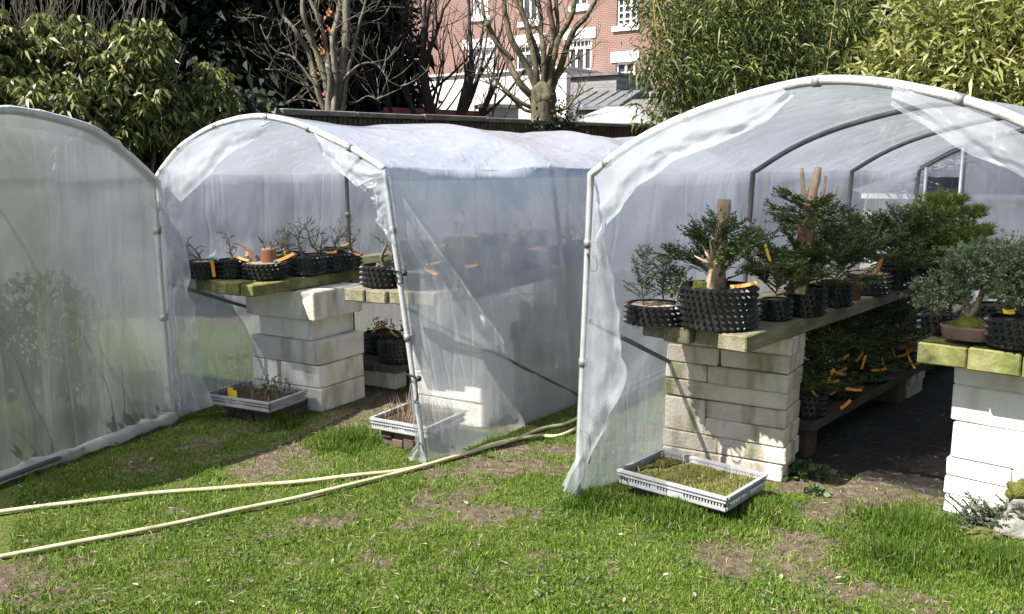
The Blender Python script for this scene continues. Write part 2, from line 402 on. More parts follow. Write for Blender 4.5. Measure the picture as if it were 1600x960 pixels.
def brickmat(name, c1, c2, mortar, scale, rough=.9):
    m, nt, out = _new(name); L = nt.links.new
    tc = N(nt, 'TexCoord'); sp = N(nt, 'SeparateXYZ'); L(tc.outputs['Object'], sp.inputs[0])
    cb = N(nt, 'CombineXYZ'); L(sp.outputs[0], cb.inputs[0]); L(sp.outputs[2], cb.inputs[1])
    br = N(nt, 'TexBrick'); br.inputs['Scale'].default_value = scale
    br.inputs['Color1'].default_value = (*c1, 1); br.inputs['Color2'].default_value = (*c2, 1); br.inputs['Mortar'].default_value = (*mortar, 1)
    br.inputs['Mortar Size'].default_value = .016; br.inputs['Brick Width'].default_value = .5; br.inputs['Row Height'].default_value = .17
    L(cb.outputs[0], br.inputs['Vector'])
    n = N(nt, 'TexNoise'); n.inputs['Scale'].default_value = 1.2; n.inputs['Detail'].default_value = 6; L(cb.outputs[0], n.inputs['Vector'])
    mx = N(nt, 'MixRGB', blend_type='MULTIPLY'); mx.inputs[0].default_value = .6
    r = ramp(nt, [(.3, (.7, .68, .66)), (.7, (1.15, 1.1, 1.1))]); L(n.outputs[0], r.inputs[0]); L(br.outputs[0], mx.inputs[1]); L(r.outputs[0], mx.inputs[2])
    b = N(nt, 'BsdfPrincipled'); b.inputs['Roughness'].default_value = rough; L(mx.outputs[0], b.inputs['Base Color'])
    bp = N(nt, 'Bump'); bp.inputs['Strength'].default_value = .4; bp.inputs['Distance'].default_value = .01; L(br.outputs['Fac'], bp.inputs['Height']); bp.invert = True
    L(bp.outputs[0], b.inputs['Normal']); L(b.outputs[0], out.inputs[0])
    return m
brickmat('house_brick', (.25, .115, .085), (.19, .115, .095), (.38, .34, .31), 2.4)
brickmat('grey_brick', (.26, .25, .25), (.33, .32, .31), (.20, .20, .20), 1.6)

leafmat('leaf_yew', [(.0, (.016, .036, .010)), (.5, (.045, .082, .020)), (.8, (.10, .145, .035)), (1, (.21, .23, .065))], .45, .2)
leafmat('leaf_juniper', [(0, (.07, .11, .055)), (.5, (.17, .235, .125)), (1, (.34, .40, .23))], .6, .15)
leafmat('leaf_trailing', [(0, (.03, .05, .03)), (.6, (.07, .095, .06)), (1, (.15, .17, .11))], .55, .15)
leafmat('leaf_pine', [(0, (.05, .10, .018)), (.5, (.125, .20, .036)), (1, (.25, .31, .07))], .5, .15)
leafmat('leaf_glossy', [(0, (.035, .055, .014)), (.35, (.085, .115, .026)), (.7, (.19, .21, .055)), (1, (.44, .42, .17))], .42, .3, .5)
leafmat('leaf_ivy', [(0, (.012, .022, .010)), (.6, (.028, .044, .018)), (1, (.06, .08, .035))], .4, .1, .5)
leafmat('leaf_bamboo', [(0, (.025, .045, .010)), (.45, (.07, .115, .022)), (.8, (.15, .19, .04)), (1, (.36, .33, .13))], .42, .3, .5)
leafmat('leaf_bamboo_pale', [(0, (.11, .135, .025)), (.5, (.21, .235, .055)), (.85, (.34, .34, .12)), (1, (.50, .46, .24))], .45, .3, .4)
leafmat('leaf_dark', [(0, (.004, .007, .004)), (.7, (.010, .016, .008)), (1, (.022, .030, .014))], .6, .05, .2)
leafmat('leaf_olive', [(0, (.06, .07, .02)), (.5, (.16, .16, .04)), (1, (.30, .27, .06))], .5, .25)
leafmat('grass_blade', [(0, (.062, .105, .012)), (.4, (.130, .225, .022)), (.75, (.20, .305, .040)), (.92, (.31, .36, .095)), (1, (.46, .39, .22))], .55, .35, .3)
leafmat('grass_lush', [(0, (.05, .095, .012)), (.5, (.10, .18, .022)), (.85, (.17, .25, .035)), (1, (.34, .32, .15))], .5, .35, .3)
leafmat('weed', [(0, (.03, .07, .02)), (.6, (.06, .12, .03)), (1, (.16, .20, .10))], .5, .2)
leafmat('leaf_weedy', [(0, (.025, .06, .015)), (.6, (.05, .11, .025)), (1, (.12, .18, .05))], .5, .2)
leafmat('twig', [(0, (.10, .075, .045)), (.5, (.22, .17, .11)), (1, (.38, .32, .24))], .8, 0, .2)
mat('culm', [(.3, (.24, .18, .04)), (.7, (.40, .30, .08))], 4, .45, .05)

# ------------------------------------------------------------------ layout frames
P3 = gp(907, 783)
U3 = Vector((.756, -.655, 0)).normalized(); V3 = Vector((.655, .756, 0)).normalized()
P2 = gp(275, 650)
U2 = Vector((.871, -.492, 0)).normalized(); V2 = Vector((.58, .815, 0)).normalized()
N2 = Vector((.492, .871, 0)).normalized()
P1 = gp(268, 656)                       # foot of the post where the closed end starts
U1 = (P1 - gp(0, 750)); U1.z = 0; U1.normalize()
V1 = Vector((-U1.y, U1.x, 0))
def f3(u, v, z=0.0): return P3 + U3 * u + V3 * v + Vector((0, 0, z))
def f2(u, v, z=0.0): return P2 + U2 * u + V2 * v + Vector((0, 0, z))
def f1(u, v, z=0.0): return P1 + U1 * u + V1 * v + Vector((0, 0, z))
RZ3 = math.atan2(U3.y, U3.x); RZ2 = math.atan2(U2.y, U2.x)
def nz(x, y, z=0.0): return mnoise.noise(Vector((x, y, z)))
def spline(pts, n, closed=False):
    pts = [Vector(p) for p in pts]
    out = []
    m = len(pts)
    for i in range(m - 1):
        p0, p1, p2, p3 = pts[max(i - 1, 0)], pts[i], pts[i + 1], pts[min(i + 2, m - 1)]
        for k in range(n):
            t = k / n
            out.append(.5 * ((2 * p1) + (p2 - p0) * t + (2 * p0 - 5 * p1 + 4 * p2 - p3) * t * t + (3 * p1 - p0 - 3 * p2 + p3) * t ** 3))
    out.append(pts[-1])
    return out
def resample(pts, n):
    pts = [Vector(p) for p in pts]
    d = [0]
    for a, b in zip(pts, pts[1:]): d.append(d[-1] + (b - a).length)
    out = []; j = 0
    for i in range(n):
        s = d[-1] * i / (n - 1)
        while j < len(d) - 2 and d[j + 1] < s: j += 1
        t = (s - d[j]) / max(d[j + 1] - d[j], 1e-9)
        out.append(pts[j].lerp(pts[j + 1], min(t, 1)))
    return out

# ------------------------------------------------------------------ ground
def seg_d(x, y, pts):
    best = 9.0
    for (ax, ay), (bx, by) in zip(pts, pts[1:]):
        dx, dy = bx - ax, by - ay
        t = max(0, min(1, ((x - ax) * dx + (y - ay) * dy) / (dx * dx + dy * dy + 1e-9)))
        best = min(best, math.hypot(x - ax - dx * t, y - ay - dy * t))
    return best
def g2(px, py):
    p = gp(px, py); return (p.x, p.y)
WEAR = [([g2(420, 735), g2(470, 690), g2(560, 655), g2(600, 625)], .20), ([g2(690, 790), g2(790, 800)], .16), ([g2(730, 740), g2(900, 700), g2(980, 690)], .22),
        ([g2(1240, 860), g2(1300, 800), g2(1390, 760), g2(1440, 720)], .26), ([g2(30, 905), g2(90, 890)], .14), ([g2(1120, 880), g2(1240, 850)], .10),
        ([g2(330, 690), g2(420, 660)], .10), ([g2(480, 810), g2(540, 815)], .08), ([g2(40, 958), g2(100, 950)], .08)]
LUSH = [(g2(545, 690), .24), (g2(1430, 830), .30), (g2(1390, 870), .22), (g2(930, 790), .16), (g2(1060, 800), .26), (g2(1180, 800), .22), (g2(1560, 880), .3), (g2(440, 665), .14)]
F3i = lambda x, y: ((Vector((x, y, 0)) - P3).dot(U3), (Vector((x, y, 0)) - P3).dot(V3))
def f2i(x, y):
    dx, dy = x - P2.x, y - P2.y
    det = U2.x * V2.y - V2.x * U2.y
    return ((dx * V2.y - V2.x * dy) / det, (U2.x * dy - dx * U2.y) / det)
def lush(x, y):
    return max([max(0, 1 - math.hypot(x - c[0], y - c[1]) / r) for c, r in LUSH])
def soil(x, y):
    s = .04 + .40 * nz(x * 1.1 + 3, y * 1.6) + .60 * nz(x * 4.2, y * 5.2, 3) + .55 * nz(x * 11, y * 13, 7) + .4 * nz(x * 27, y * 29, 4)
    for pts, r in WEAR:
        d = seg_d(x, y, pts)
        s += .62 * max(0, 1 - d / (r * 1.9))
    u, v = F3i(x, y)
    if 0 < u < 2.2 and .75 < v < 6: s += min(1, (v - .75) * 2.2) * 1.2
    u, v = f2i(x, y)
    if 0 < u < 2.0 and .5 < v < 6: s += min(1, (v - .5) * 1.2) * .9
    s -= .9 * lush(x, y)
    return max(0.0, min(1.0, s))
def height(x, y):
    return .012 * nz(x * 1.3, y * 1.3, 5) + .006 * nz(x * 5, y * 5, 9)

def axis_pts(lo, hi, a, b, fine, coarse):
    out = list(np.arange(a, b, fine))
    p, s = b, fine
    while p < hi: out.append(p); s *= 1.5; p += min(s, coarse)
    out.append(hi)
    p, s = a, fine; left = []
    while p > lo: s *= 1.5; p -= min(s, coarse); left.append(max(p, lo))
    return np.array(left[::-1] + out)
gx = axis_pts(-150, 150, -3.6, 4.4, .045, 30); gy = axis_pts(-60, 240, 2.2, 8.2, .045, 30)
X, Y = np.meshgrid(gx, gy)
near = (X > -4) & (X < 5) & (Y > 1.5) & (Y < 9)
Z = np.zeros_like(X); S = np.zeros_like(X)
for idx in np.argwhere(near):
    i, j = idx
    Z[i, j] = height(X[i, j], Y[i, j]); S[i, j] = soil(X[i, j], Y[i, j])
S[~near] = .55
nx_, ny_ = len(gx), len(gy)
I = np.arange(nx_ * ny_).reshape(ny_, nx_)
FQ = np.stack([I[:-1, :-1], I[:-1, 1:], I[1:, 1:], I[1:, :-1]], -1).reshape(-1, 4)
m, nt, out = _new('ground_soil'); L = nt.links.new
tc = N(nt, 'TexCoord'); aa = N(nt, 'Attribute'); aa.attribute_name = 'soil'
n1 = N(nt, 'TexNoise'); n1.inputs['Scale'].default_value = 22; n1.inputs['Detail'].default_value = 8; L(tc.outputs['Object'], n1.inputs['Vector'])
n2 = N(nt, 'TexNoise'); n2.inputs['Scale'].default_value = 60; n2.inputs['Detail'].default_value = 6; L(tc.outputs['Object'], n2.inputs['Vector'])
r1 = ramp(nt, [(.25, (.055, .040, .027)), (.5, (.115, .088, .062)), (.75, (.20, .16, .12))]); L(n1.outputs[0], r1.inputs[0])
r2 = ramp(nt, [(.3, (.05, .070, .015)), (.55, (.085, .115, .024)), (.75, (.14, .145, .05))]); L(n2.outputs[0], r2.inputs[0])
rs = ramp(nt, [(.25, 0.0), (.55, 1.0)]); L(aa.outputs['Fac'], rs.inputs[0])
mx = N(nt, 'MixRGB'); L(rs.outputs[0], mx.inputs[0]); L(r2.outputs[0], mx.inputs[1]); L(r1.outputs[0], mx.inputs[2])
b = N(nt, 'BsdfPrincipled'); b.inputs['Roughness'].default_value = .95; b.inputs['Specular IOR Level'].default_value = .15; L(mx.outputs[0], b.inputs['Base Color'])
bp = N(nt, 'Bump'); bp.inputs['Strength'].default_value = .8; bp.inputs['Distance'].default_value = .02; L(n2.outputs[0], bp.inputs['Height']); L(bp.outputs[0], b.inputs['Normal'])
L(b.outputs[0], out.inputs[0])
ground = np_mesh('ground', np.stack([X, Y, Z], -1).reshape(-1, 3), FQ, m, smooth=True, attrs={'soil': S.ravel()})
tag(ground, 'worn garden ground of bare soil and thin turf', 'ground', kind='structure')

# soil value lookup for scattering
gi = np.where((gx >= -4) & (gx <= 5))[0]; gj = np.where((gy >= 1.5) & (gy <= 9))[0]
def soil_at(x, y):
    i = np.clip(np.searchsorted(gx, x), 1, nx_ - 1); j = np.clip(np.searchsorted(gy, y), 1, ny_ - 1)
    return S[j, i], Z[j, i]

m, nt, out = _new('shaded_earth'); L = nt.links.new
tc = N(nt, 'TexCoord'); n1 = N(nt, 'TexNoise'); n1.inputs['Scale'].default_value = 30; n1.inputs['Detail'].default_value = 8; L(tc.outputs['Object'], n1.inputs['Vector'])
r1 = ramp(nt, [(.3, (.012, .010, .008)), (.6, (.028, .022, .017)), (.8, (.075, .06, .045))]); L(n1.outputs[0], r1.inputs[0])  # dark soil, with the deep shade between the benches put into its colour
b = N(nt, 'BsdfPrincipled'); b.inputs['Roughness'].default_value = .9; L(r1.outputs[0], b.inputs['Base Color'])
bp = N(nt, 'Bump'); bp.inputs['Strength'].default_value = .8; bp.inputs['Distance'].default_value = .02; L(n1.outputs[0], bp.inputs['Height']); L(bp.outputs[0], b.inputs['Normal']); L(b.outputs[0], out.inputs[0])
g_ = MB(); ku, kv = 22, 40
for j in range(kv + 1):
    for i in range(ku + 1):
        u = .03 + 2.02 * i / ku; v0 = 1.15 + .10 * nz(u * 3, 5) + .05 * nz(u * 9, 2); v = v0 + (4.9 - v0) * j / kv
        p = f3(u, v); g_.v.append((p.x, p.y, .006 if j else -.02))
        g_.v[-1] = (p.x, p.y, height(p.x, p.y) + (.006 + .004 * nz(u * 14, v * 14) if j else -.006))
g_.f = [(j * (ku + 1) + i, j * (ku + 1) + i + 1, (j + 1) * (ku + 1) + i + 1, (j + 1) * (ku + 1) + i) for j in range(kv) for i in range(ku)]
tag(g_.build('shaded_earth_floor', m, None, True), 'dark earth floor inside the big tunnel, deep shade put into its colour', 'floor', kind='structure')

def blades(name, x, y, h, w, m, label, lean=.45):
    n = len(x)
    s, z = soil_at(x, y)
    a = RNG.random(n) * 2 * PI
    la = RNG.random(n) * 2 * PI; lm = np.abs(RNG.normal(0, lean, n))
    dx, dy = np.cos(a) * w / 2, np.sin(a) * w / 2
    base = np.stack([x, y, z - .004], 1)
    tip = base + np.stack([np.cos(la) * lm * h, np.sin(la) * lm * h, h / (1 + .35 * lm)], 1)
    mid = base * .45 + tip * .55; mid[:, 2] += h * .12
    o = np.stack([dx, dy, np.zeros(n)], 1)
    V = np.stack([base - o, base + o, mid + o * .8, tip, mid - o * .8], 1).reshape(-1, 3)
    k = np.arange(n, dtype=np.int32)[:, None] * 5
    F = np.concatenate([k + np.array([[0, 1, 2, 4]]), ], 1)
    T = np.concatenate([k + np.array([[4, 2, 3, 3]])], 1)
    # quads + a triangle tip, written as two triangles sets
    F3_ = np.concatenate([k + np.array([[0, 1, 2]]), k + np.array([[0, 2, 4]]), k + np.array([[4, 2, 3]])], 0)
    patch = np.array([nz(px * 2.2, py * 2.2, 21) for px, py in zip(x[::1], y[::1])]) if n < 400000 else 0
    r = np.clip(RNG.random(n) * .75 + .12 + patch * .35, 0, 1)
    r = np.where(RNG.random(n) < .05, 1.0, r * .93)
    o = np_mesh(name, V, F3_, m, rnd=np.repeat(r, 5))
    return tag(o, label, 'grass', kind='stuff')
n = 430000
yy = 2.5 + 5.0 * RNG.random(n) ** 1.5
xx = (RNG.random(n) * 2 - 1) * (yy * .62 + .35) + .12 * yy
s_, z_ = soil_at(xx, yy)
keep = RNG.random(n) < np.clip(1.0 - 1.25 * s_, .10, 1)
keep &= (xx > -3.5) & (xx < 4.3)
u3 = (xx - P3.x) * U3.x + (yy - P3.y) * U3.y; v3 = (xx - P3.x) * V3.x + (yy - P3.y) * V3.y
keep &= ~((u3 > 0) & (u3 < 2.1) & (v3 > 1.25))
xx, yy = xx[keep], yy[keep]
cl_ = np.array([max(0, .5 + .9 * nz(a * 3.1, b * 3.7, 13) + .8 * nz(a * 9, b * 11, 15)) for a, b in zip(xx, yy)])
hh = (.011 + .020 * RNG.random(len(xx)) ** 1.3) * (.7 + .75 * cl_)
blades('lawn_grass', xx, yy, hh, .0042, MATS['grass_blade'], 'short trodden lawn grass between the bare patches', .7)
px_, py_, ph_ = [], [], []
for (c, r) in LUSH:
    k = int(30000 * r * r / .09 * .38)
    a = RNG.random(k) * 2 * PI; rr = r * np.abs(RNG.normal(0, .62, k)) * (1 + .5 * np.sin(a * 3 + r * 40) * np.cos(a * 2 + c[0] * 9))
    px_.append(c[0] + np.cos(a) * rr); py_.append(c[1] + np.sin(a) * rr); ph_.append((.02 + .075 * RNG.random(k) ** 1.5) * np.clip(1.15 - rr / r * .6, .35, 1))
blades('lush_grass', np.concatenate(px_), np.concatenate(py_), np.concatenate(ph_), .0048, MATS['grass_lush'], 'taller bright green grass tufts beside trays and piers', .5)

def scatter(n, lo, hi):
    y = 2.5 + 4.5 * RNG.random(n) ** 1.4; x = (RNG.random(n) * 2 - 1) * (y * .62 + .3) + .1 * y
    s, z = soil_at(x, y); k = (s >= lo) & (s <= hi) & (x > -3.4) & (x < 4.2)
    return x[k], y[k], z[k]
x, y, z = scatter(26000, .35, 1.1); n = len(x)
c = np.stack([x, y, z + .001], 1); r_ = (.002 + .006 * RNG.random(n) ** 3)[:, None]
T4 = np.array([[1, 0, -.2], [-.5, .87, -.2], [-.5, -.87, -.2], [0, 0, 1.0]])
rot = RNG.random(n) * 2 * PI; cr, sr = np.cos(rot)[:, None], np.sin(rot)[:, None]
V = np.stack([c + np.concatenate([(t[0] * cr - t[1] * sr), (t[0] * sr + t[1] * cr), np.full((n, 1), t[2])], 1) * r_ * RNG.uniform(.6, 1.4, (n, 1)) for t in T4], 1).reshape(-1, 3)
k = np.arange(n)[:, None] * 4
F = np.concatenate([k + np.array([[0, 1, 3]]), k + np.array([[1, 2, 3]]), k + np.array([[2, 0, 3]])], 0)
leafmat('crumb', [(0, (.05, .036, .025)), (.6, (.12, .09, .065)), (1, (.26, .22, .17))], .95, 0, .1)
tag(np_mesh('soil_crumbs', V, F, MATS['crumb'], rnd=np.repeat(RNG.random(n), 4)), 'crumbs of loose earth on the bare patches', 'earth', kind='stuff')
x, y, z = scatter(5000, .0, 1.1); n = len(x); a = RNG.random(n) * 2 * PI
o = leaves('dry_straw', np.stack([x, y, z + .008 + .012 * RNG.random(n)], 1), np.stack([np.cos(a), np.sin(a), RNG.normal(0, .12, n)], 1), RNG.uniform(.02, .06, n), .0032, MATS['twig'], None, 0)
tag(o, 'bits of dry straw strewn over the lawn', 'straw', kind='stuff')
x, y, z = scatter(9000, .0, .5); cl_ = np.array([nz(a * 2.3, b * 2.3, 31) for a, b in zip(x, y)]); k = cl_ > .12; x, y, z = x[k], y[k], z[k]; n = len(x)
x, y, z = [np.repeat(q, 3) for q in (x, y, z)]; a = np.tile(np.array([0, 2.09, 4.19]), n) + np.repeat(RNG.random(n) * 6, 3); n *= 3
o = leaves('clover', np.stack([x, y, z + .012 + .01 * np.repeat(RNG.random(n // 3), 3)], 1), np.stack([np.cos(a), np.sin(a), RNG.normal(.25, .15, n)], 1), .011, .012, MATS['weed'], None, 0)
tag(o, 'patches of low clover leaves in the turf', 'clover', kind='stuff')

# ------------------------------------------------------------------ polytunnels
def wbuild(mb, name, m, root, smooth=True):
    """mesh given in world coordinates, parented under root"""
    o = mb.build(name, m, root, smooth)
    o.location = -root.location
    return o
def profile(pts, na=10):
    """pts (u,z): foot, shoulder, arch..., shoulder, foot"""
    sh = spline([(p[0], 0, p[1]) for p in pts[1:-1]], na)
    a, b = pts[0], pts[-1]
    L_ = [Vector((a[0] + (pts[1][0] - a[0]) * t, 0, a[1] + (pts[1][1] - a[1]) * t)) for t in np.linspace(0, 1, 26)[:-1]]
    R_ = [Vector((pts[-2][0] + (b[0] - pts[-2][0]) * t, 0, pts[-2][1] + (b[1] - pts[-2][1]) * t)) for t in np.linspace(0, 1, 26)[1:]]
    return L_ + sh + R_
def sheet(name, G, m, root, thick=None):
    """G: rows of world points"""
    r, c = len(G), len(G[0])
    mb = MB()
    mb.v = [tuple(p) for row in G for p in row]
    mb.f = [(i * c + j, i * c + j + 1, (i + 1) * c + j + 1, (i + 1) * c + j) for i in range(r - 1) for j in range(c - 1)]
    o = wbuild(mb, name, m, root)
    if thick is not None:
        a = o.data.attributes.new('thick', 'FLOAT', 'POINT'); a.data.foreach_set('value', [x for row in thick for x in row])
    return o
def strip(name, e1, e2, m, root, nrm, n=60, k=18, ruff=.02, seed=0.0, fold=9.0, e1fix=True):
    """film hanging between two edges, ruffled along nrm"""
    a = resample(e1, n); b = resample(e2, n)
    G = []
    for i in range(n):
        row = []
        for j in range(k):
            t = j / (k - 1)
            p = a[i].lerp(b[i], t)
            w = (t if e1fix else 1.0)
            d = ruff * w * (math.sin(t * fold + 2.5 * nz(i * .06, seed)) * .6 + 1.6 * nz(t * 3 + seed, i * .09, seed * 2) + .8 * nz(t * 7, i * .22 + seed, 4))
            row.append(p + nrm * d)
        G.append(row)
    return sheet(name, G, m, root)
def pipe_ring(mb, pts, i, r, h=.03):
    p = pts[i]; t = (pts[i + 1] - pts[i]).normalized()
    mb.tube([p - t * h, p + t * h], r, 10)
def bungee(root, p, side, down=.10, ball=True):
    """black elastic loop with a ball, looped round a pipe"""
    mb = MB()
    q = p + side * .03
    loop = spline([p, p + side * .05 + Vector((0, 0, -.02)), p + side * .055 + Vector((0, 0, -down)), p + side * .02 + Vector((0, 0, -down * 1.05)), p + side * .012 + Vector((0, 0, -.03)), p], 5)
    mb.tube(loop, .004, 6)
    if ball:
        mb.tube([p, p + side * -.03 + Vector((0, -.03, .01)), p + side * .06 + Vector((0, -.05, .0))], .004, 6)
        mb.blob(p + side * .075 + Vector((0, -.05, -.004)), .016, 1, .02)
    wbuild(mb, 'bungee_cord', MATS['cord'], root)

def make_tunnel(root, fr, pts, vs, seed, m_roof, m_left, m_side, nrm_u, sag=.04, front_white=True, n_off=.022):
    prof = profile(pts)
    cu = sum(p.x for p in prof) / len(prof)
    dn = []
    for i, p in enumerate(prof):
        t = prof[min(i + 1, len(prof) - 1)] - prof[max(i - 1, 0)]
        nn = Vector((-t.z, 0, t.x)).normalized()
        if nn.dot(p - Vector((cu, 0, .8))) < 0: nn = -nn
        dn.append(nn)
    arc = [0]
    for a, b in zip(prof, prof[1:]): arc.append(arc[-1] + (b - a).length)
    W = lambda i, v, o: fr(prof[i].x + dn[i].x * o, v, max(prof[i].z + dn[i].z * o, -.01))
    # pipes
    for hi, v in enumerate(vs):
        pl_ = [W(i, v, 0) for i in range(len(prof))]
        pl_[0].z -= .05; pl_[-1].z -= .05
        mb = MB(); mb.tube(pl_, .0150, 10)
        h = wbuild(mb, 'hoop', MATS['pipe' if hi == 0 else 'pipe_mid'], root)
        iL, iR = 25, len(prof) - 26
        for i in (iL - 5, iR + 5, iL - 14, iR + 14):
            cm = MB(); pipe_ring(cm, pl_, i, .0205, .018)
            c = cm.build('coupler', MATS['coupler'], h, True)
        if hi == 0 and front_white:
            cm = MB()
            seg = [W(i, v, .004) for i in range(iL, iR + 1)]
            cm.tube(seg, [.0168 + .003 * nz(k * .35, seed) for k in range(len(seg))], 9)
            wbuild(cm, 'film_sleeve', MATS['strip'], root)
            for k in range(iL + 4, iR, 13):
                cm = MB(); pipe_ring(cm, pl_, k, .0205, .014)
                wbuild(cm, 'clip', MATS['coupler'], root)
    # cover
    G = []
    for a, b in zip(vs, vs[1:]):
        nb = 26
        for j in range(nb):
            G.append((a + (b - a) * j / nb, j / nb))
    G.append((vs[-1], 0.0))
    rows = []
    apex = arc[-1] / 2
    for v, t in G:
        row = []
        s = math.sin(PI * t)
        for i in range(len(prof)):
            z = prof[i].z
            roof = max(0.0, min(1.0, (z - 1.45) / .15))
            a = arc[i]
            wr = nz(v * .9 + seed, a * 5.5, seed) * .020 + nz(v * 2.1 + a * 2.2, a * 2.0 - v, seed + 3) * .022 + nz(v * 6, a * 9, seed) * .006
            fan = math.sin((a * 9 + v * (6 if a < apex else -6)) * 1.3 + 3 * nz(a, v, seed)) * .006
            c1 = 1 - abs(nz(a * 2.6 + v * .9 + seed, v * .8 - a * .5, seed)) * 2; c2 = 1 - abs(nz(a * 1.7 - v * 1.3, v * .7 + a * .8 + seed, seed + 7)) * 2
            wr = wr * .8 + .022 * max(0, c1) ** 3 + .018 * max(0, c2) ** 4 - .012
            o = n_off - sag * s * (.45 + .55 * roof) + (wr + fan) * (s ** .6) * (1.0 - .55 * roof)
            if z < .25: o += (.25 - z) * .12 * nz(v * 4, seed + 9)
            row.append(W(i, v, o))
        rows.append(row)
    k0, k1 = 24, len(prof) - 25
    for nm, sl in (('roof_film', slice(k0, k1 + 1)), ('side_film', slice(0, k0 + 1)), ('side_film', slice(k1, None))):
        g = [r[sl] for r in rows]
        th = [[max(0, min(1, (p.z - 1.30) / .30 + .25 * nz(p.x * 2, p.y * 2, p.z * 2))) for p in row] for row in g]
        sheet(nm, g, m_side if (nm == 'side_film' and sl.start) else m_left, root, th)
    return prof, W
def brace(root, p, q, r=.012, m='pipe_dark'):
    mb = MB(); mb.tube([p, q], r, 8); return wbuild(mb, 'brace', MATS[m], root)
def end_film(root, fr, prof, v, m, u0=None, u1=None, seed=0.0, bulge=.03, name='end_film', opening=None):
    """sheet closing the arch at v; opening = (u0,u1,ztop)"""
    zs = lambda u: max([min(a.z, b.z) + (max(a.z, b.z) - min(a.z, b.z)) * (1 if abs(b.x - a.x) < 1e-6 else ((u - a.x) / (b.x - a.x) if b.z > a.z else (b.x - u) / (b.x - a.x)))
                        for a, b in zip(prof, prof[1:]) if min(a.x, b.x) - 1e-6 <= u <= max(a.x, b.x) + 1e-6] or [0])
    lo, hi = min(p.x for p in prof), max(p.x for p in prof)
    def part(a, b, zb, zt=None):
        G = []
        for i in range(34):
            u = a + (b - a) * i / 33
            top = zs(min(max(u, lo + .004), hi - .004)); row = []
            for j in range(44):
                z = zb + (top - zb) * j / 43
                d = bulge * (nz(u * 5 + seed, z * .7, seed) + .7 * nz(u * 11, z * 1.6, seed + 2) + .5 * nz(u * 2 + z * 3, z * 3, seed + 5))
                row.append(fr(u, v + d * min(1, (top - z) * 6), z))
            G.append(row)
        return sheet(name, G, m, root)
    if opening:
        a, b, zt = opening
        part(lo, a, 0.0); part(b, hi, 0.0); part(a, b, zt)
    else:
        part(lo, hi, .0)

# middle tunnel
t2 = thing('polytunnel', 'narrow hooped polythene tunnel in the middle, bare potted trees on its benches', 'polytunnel', P2, 0, 'garden polytunnels')
prof2, W2 = make_tunnel(t2, f2, [(0, 0), (-.03, 1.53), (.10, 1.64), (.235, 1.726), (.50, 1.825), (.824, 1.868), (1.08, 1.835), (1.30, 1.765), (1.52, 1.68), (1.723, 1.577), (1.958, 0)],
                        [0, 1.6, 3.2, 4.8], 2.3, None, MATS['film_inner'], MATS['film_side'], U2)
end_film(t2, f2, prof2, 4.8, MATS['film_inner'], seed=4.1)
brace(t2, f2(-.01, .02, .86), f2(.0, 1.58, .25)); brace(t2, f2(1.80, .02, .86), f2(1.96, 1.58, .05))
px2 = lambda pts, off=-.03: [onpl(x, y, P2 + N2 * off, N2) for x, y in pts]
strip('front_flap', px2([(248, 278), (262, 250), (290, 224), (340, 199), (385, 187), (420, 187)]), px2([(247, 338), (280, 318), (307, 293), (353, 243), (385, 226), (425, 192)], -.05), MATS['film_flap'], t2, N2, seed=1.2, ruff=.018)
strip('front_flap', px2([(246, 330), (250, 400), (257, 500), (266, 590), (274, 654)]), px2([(270, 333), (283, 377), (292, 413), (300, 473), (307, 520), (311, 577), (326, 636)], -.04), MATS['film_flap'], t2, N2, seed=3.3, ruff=.035, fold=14)
strip('front_flap', px2([(490, 208), (530, 230), (565, 250), (600, 268)]), px2([(495, 217), (503, 243), (530, 270), (560, 292), (594, 273)], -.05), MATS['film_flap'], t2, N2, seed=5.7, ruff=.015)
strip('front_flap', px2([(600, 270), (606, 300), (612, 345), (618, 380)]), px2([(560, 292), (583, 313), (588, 345), (612, 383)], -.02), MATS['film_flap'], t2, N2, seed=6.9, ruff=.03)
strip('front_flap', px2([(645, 600), (652, 650), (660, 700), (668, 727)]), px2([(640, 600), (645, 660), (650, 695), (634, 717)], -.05), MATS['film_flap'], t2, N2, seed=7.9, ruff=.02)
bungee(t2, f2(1.79, -.02, 1.05) , U2, .06); bungee(t2, f2(1.87, -.02, .50), U2, .13)
bungee(t2, f2(1.90, -.02, .14), U2, .08, False)

# right-hand tunnel
t3 = thing('polytunnel', 'largest hooped polythene tunnel sheltering evergreen trees, one table pier bright white', 'polytunnel', P3, 0, 'garden polytunnels')
prof3, W3 = make_tunnel(t3, f3, [(-.02, 0), (.035, 1.555), (.30, 1.71), (.62, 1.825), (1.06, 1.905), (1.45, 1.848), (1.78, 1.718), (2.03, 1.53), (2.10, 0)],
                        [0, 1.62, 3.2, 4.75], 8.7, None, MATS['film_inner'], MATS['film_inner'], U3)
end_film(t3, f3, prof3, 4.75, MATS['film_inner'], seed=9.2, opening=(.10, .375, 1.50))
brace(t3, f3(.03, .02, .88), f3(.0, 1.6, .2))
cm = MB(); cm.tube([f3(.10, 4.72, 0), f3(.10, 4.72, 1.58)], .014, 8); wbuild(cm, 'door_post', MATS['pipe'], t3)
cm = MB(); cm.tube([f3(.375, 4.72, 0), f3(.375, 4.72, 1.74)], .014, 8); wbuild(cm, 'door_post', MATS['pipe'], t3)
px3 = lambda pts, off=-.03: [onpl(x, y, P3 + V3 * off, V3) for x, y in pts]
strip('front_flap', px3([(929, 278), (960, 245), (1000, 213), (1050, 186), (1100, 165), (1150, 149), (1215, 133)]), px3([(947, 352), (962, 338), (1000, 291), (1047, 253), (1120, 226), (1195, 193), (1240, 150)], -.06), MATS['film_flap'], t3, V3, seed=11.2, ruff=.022)
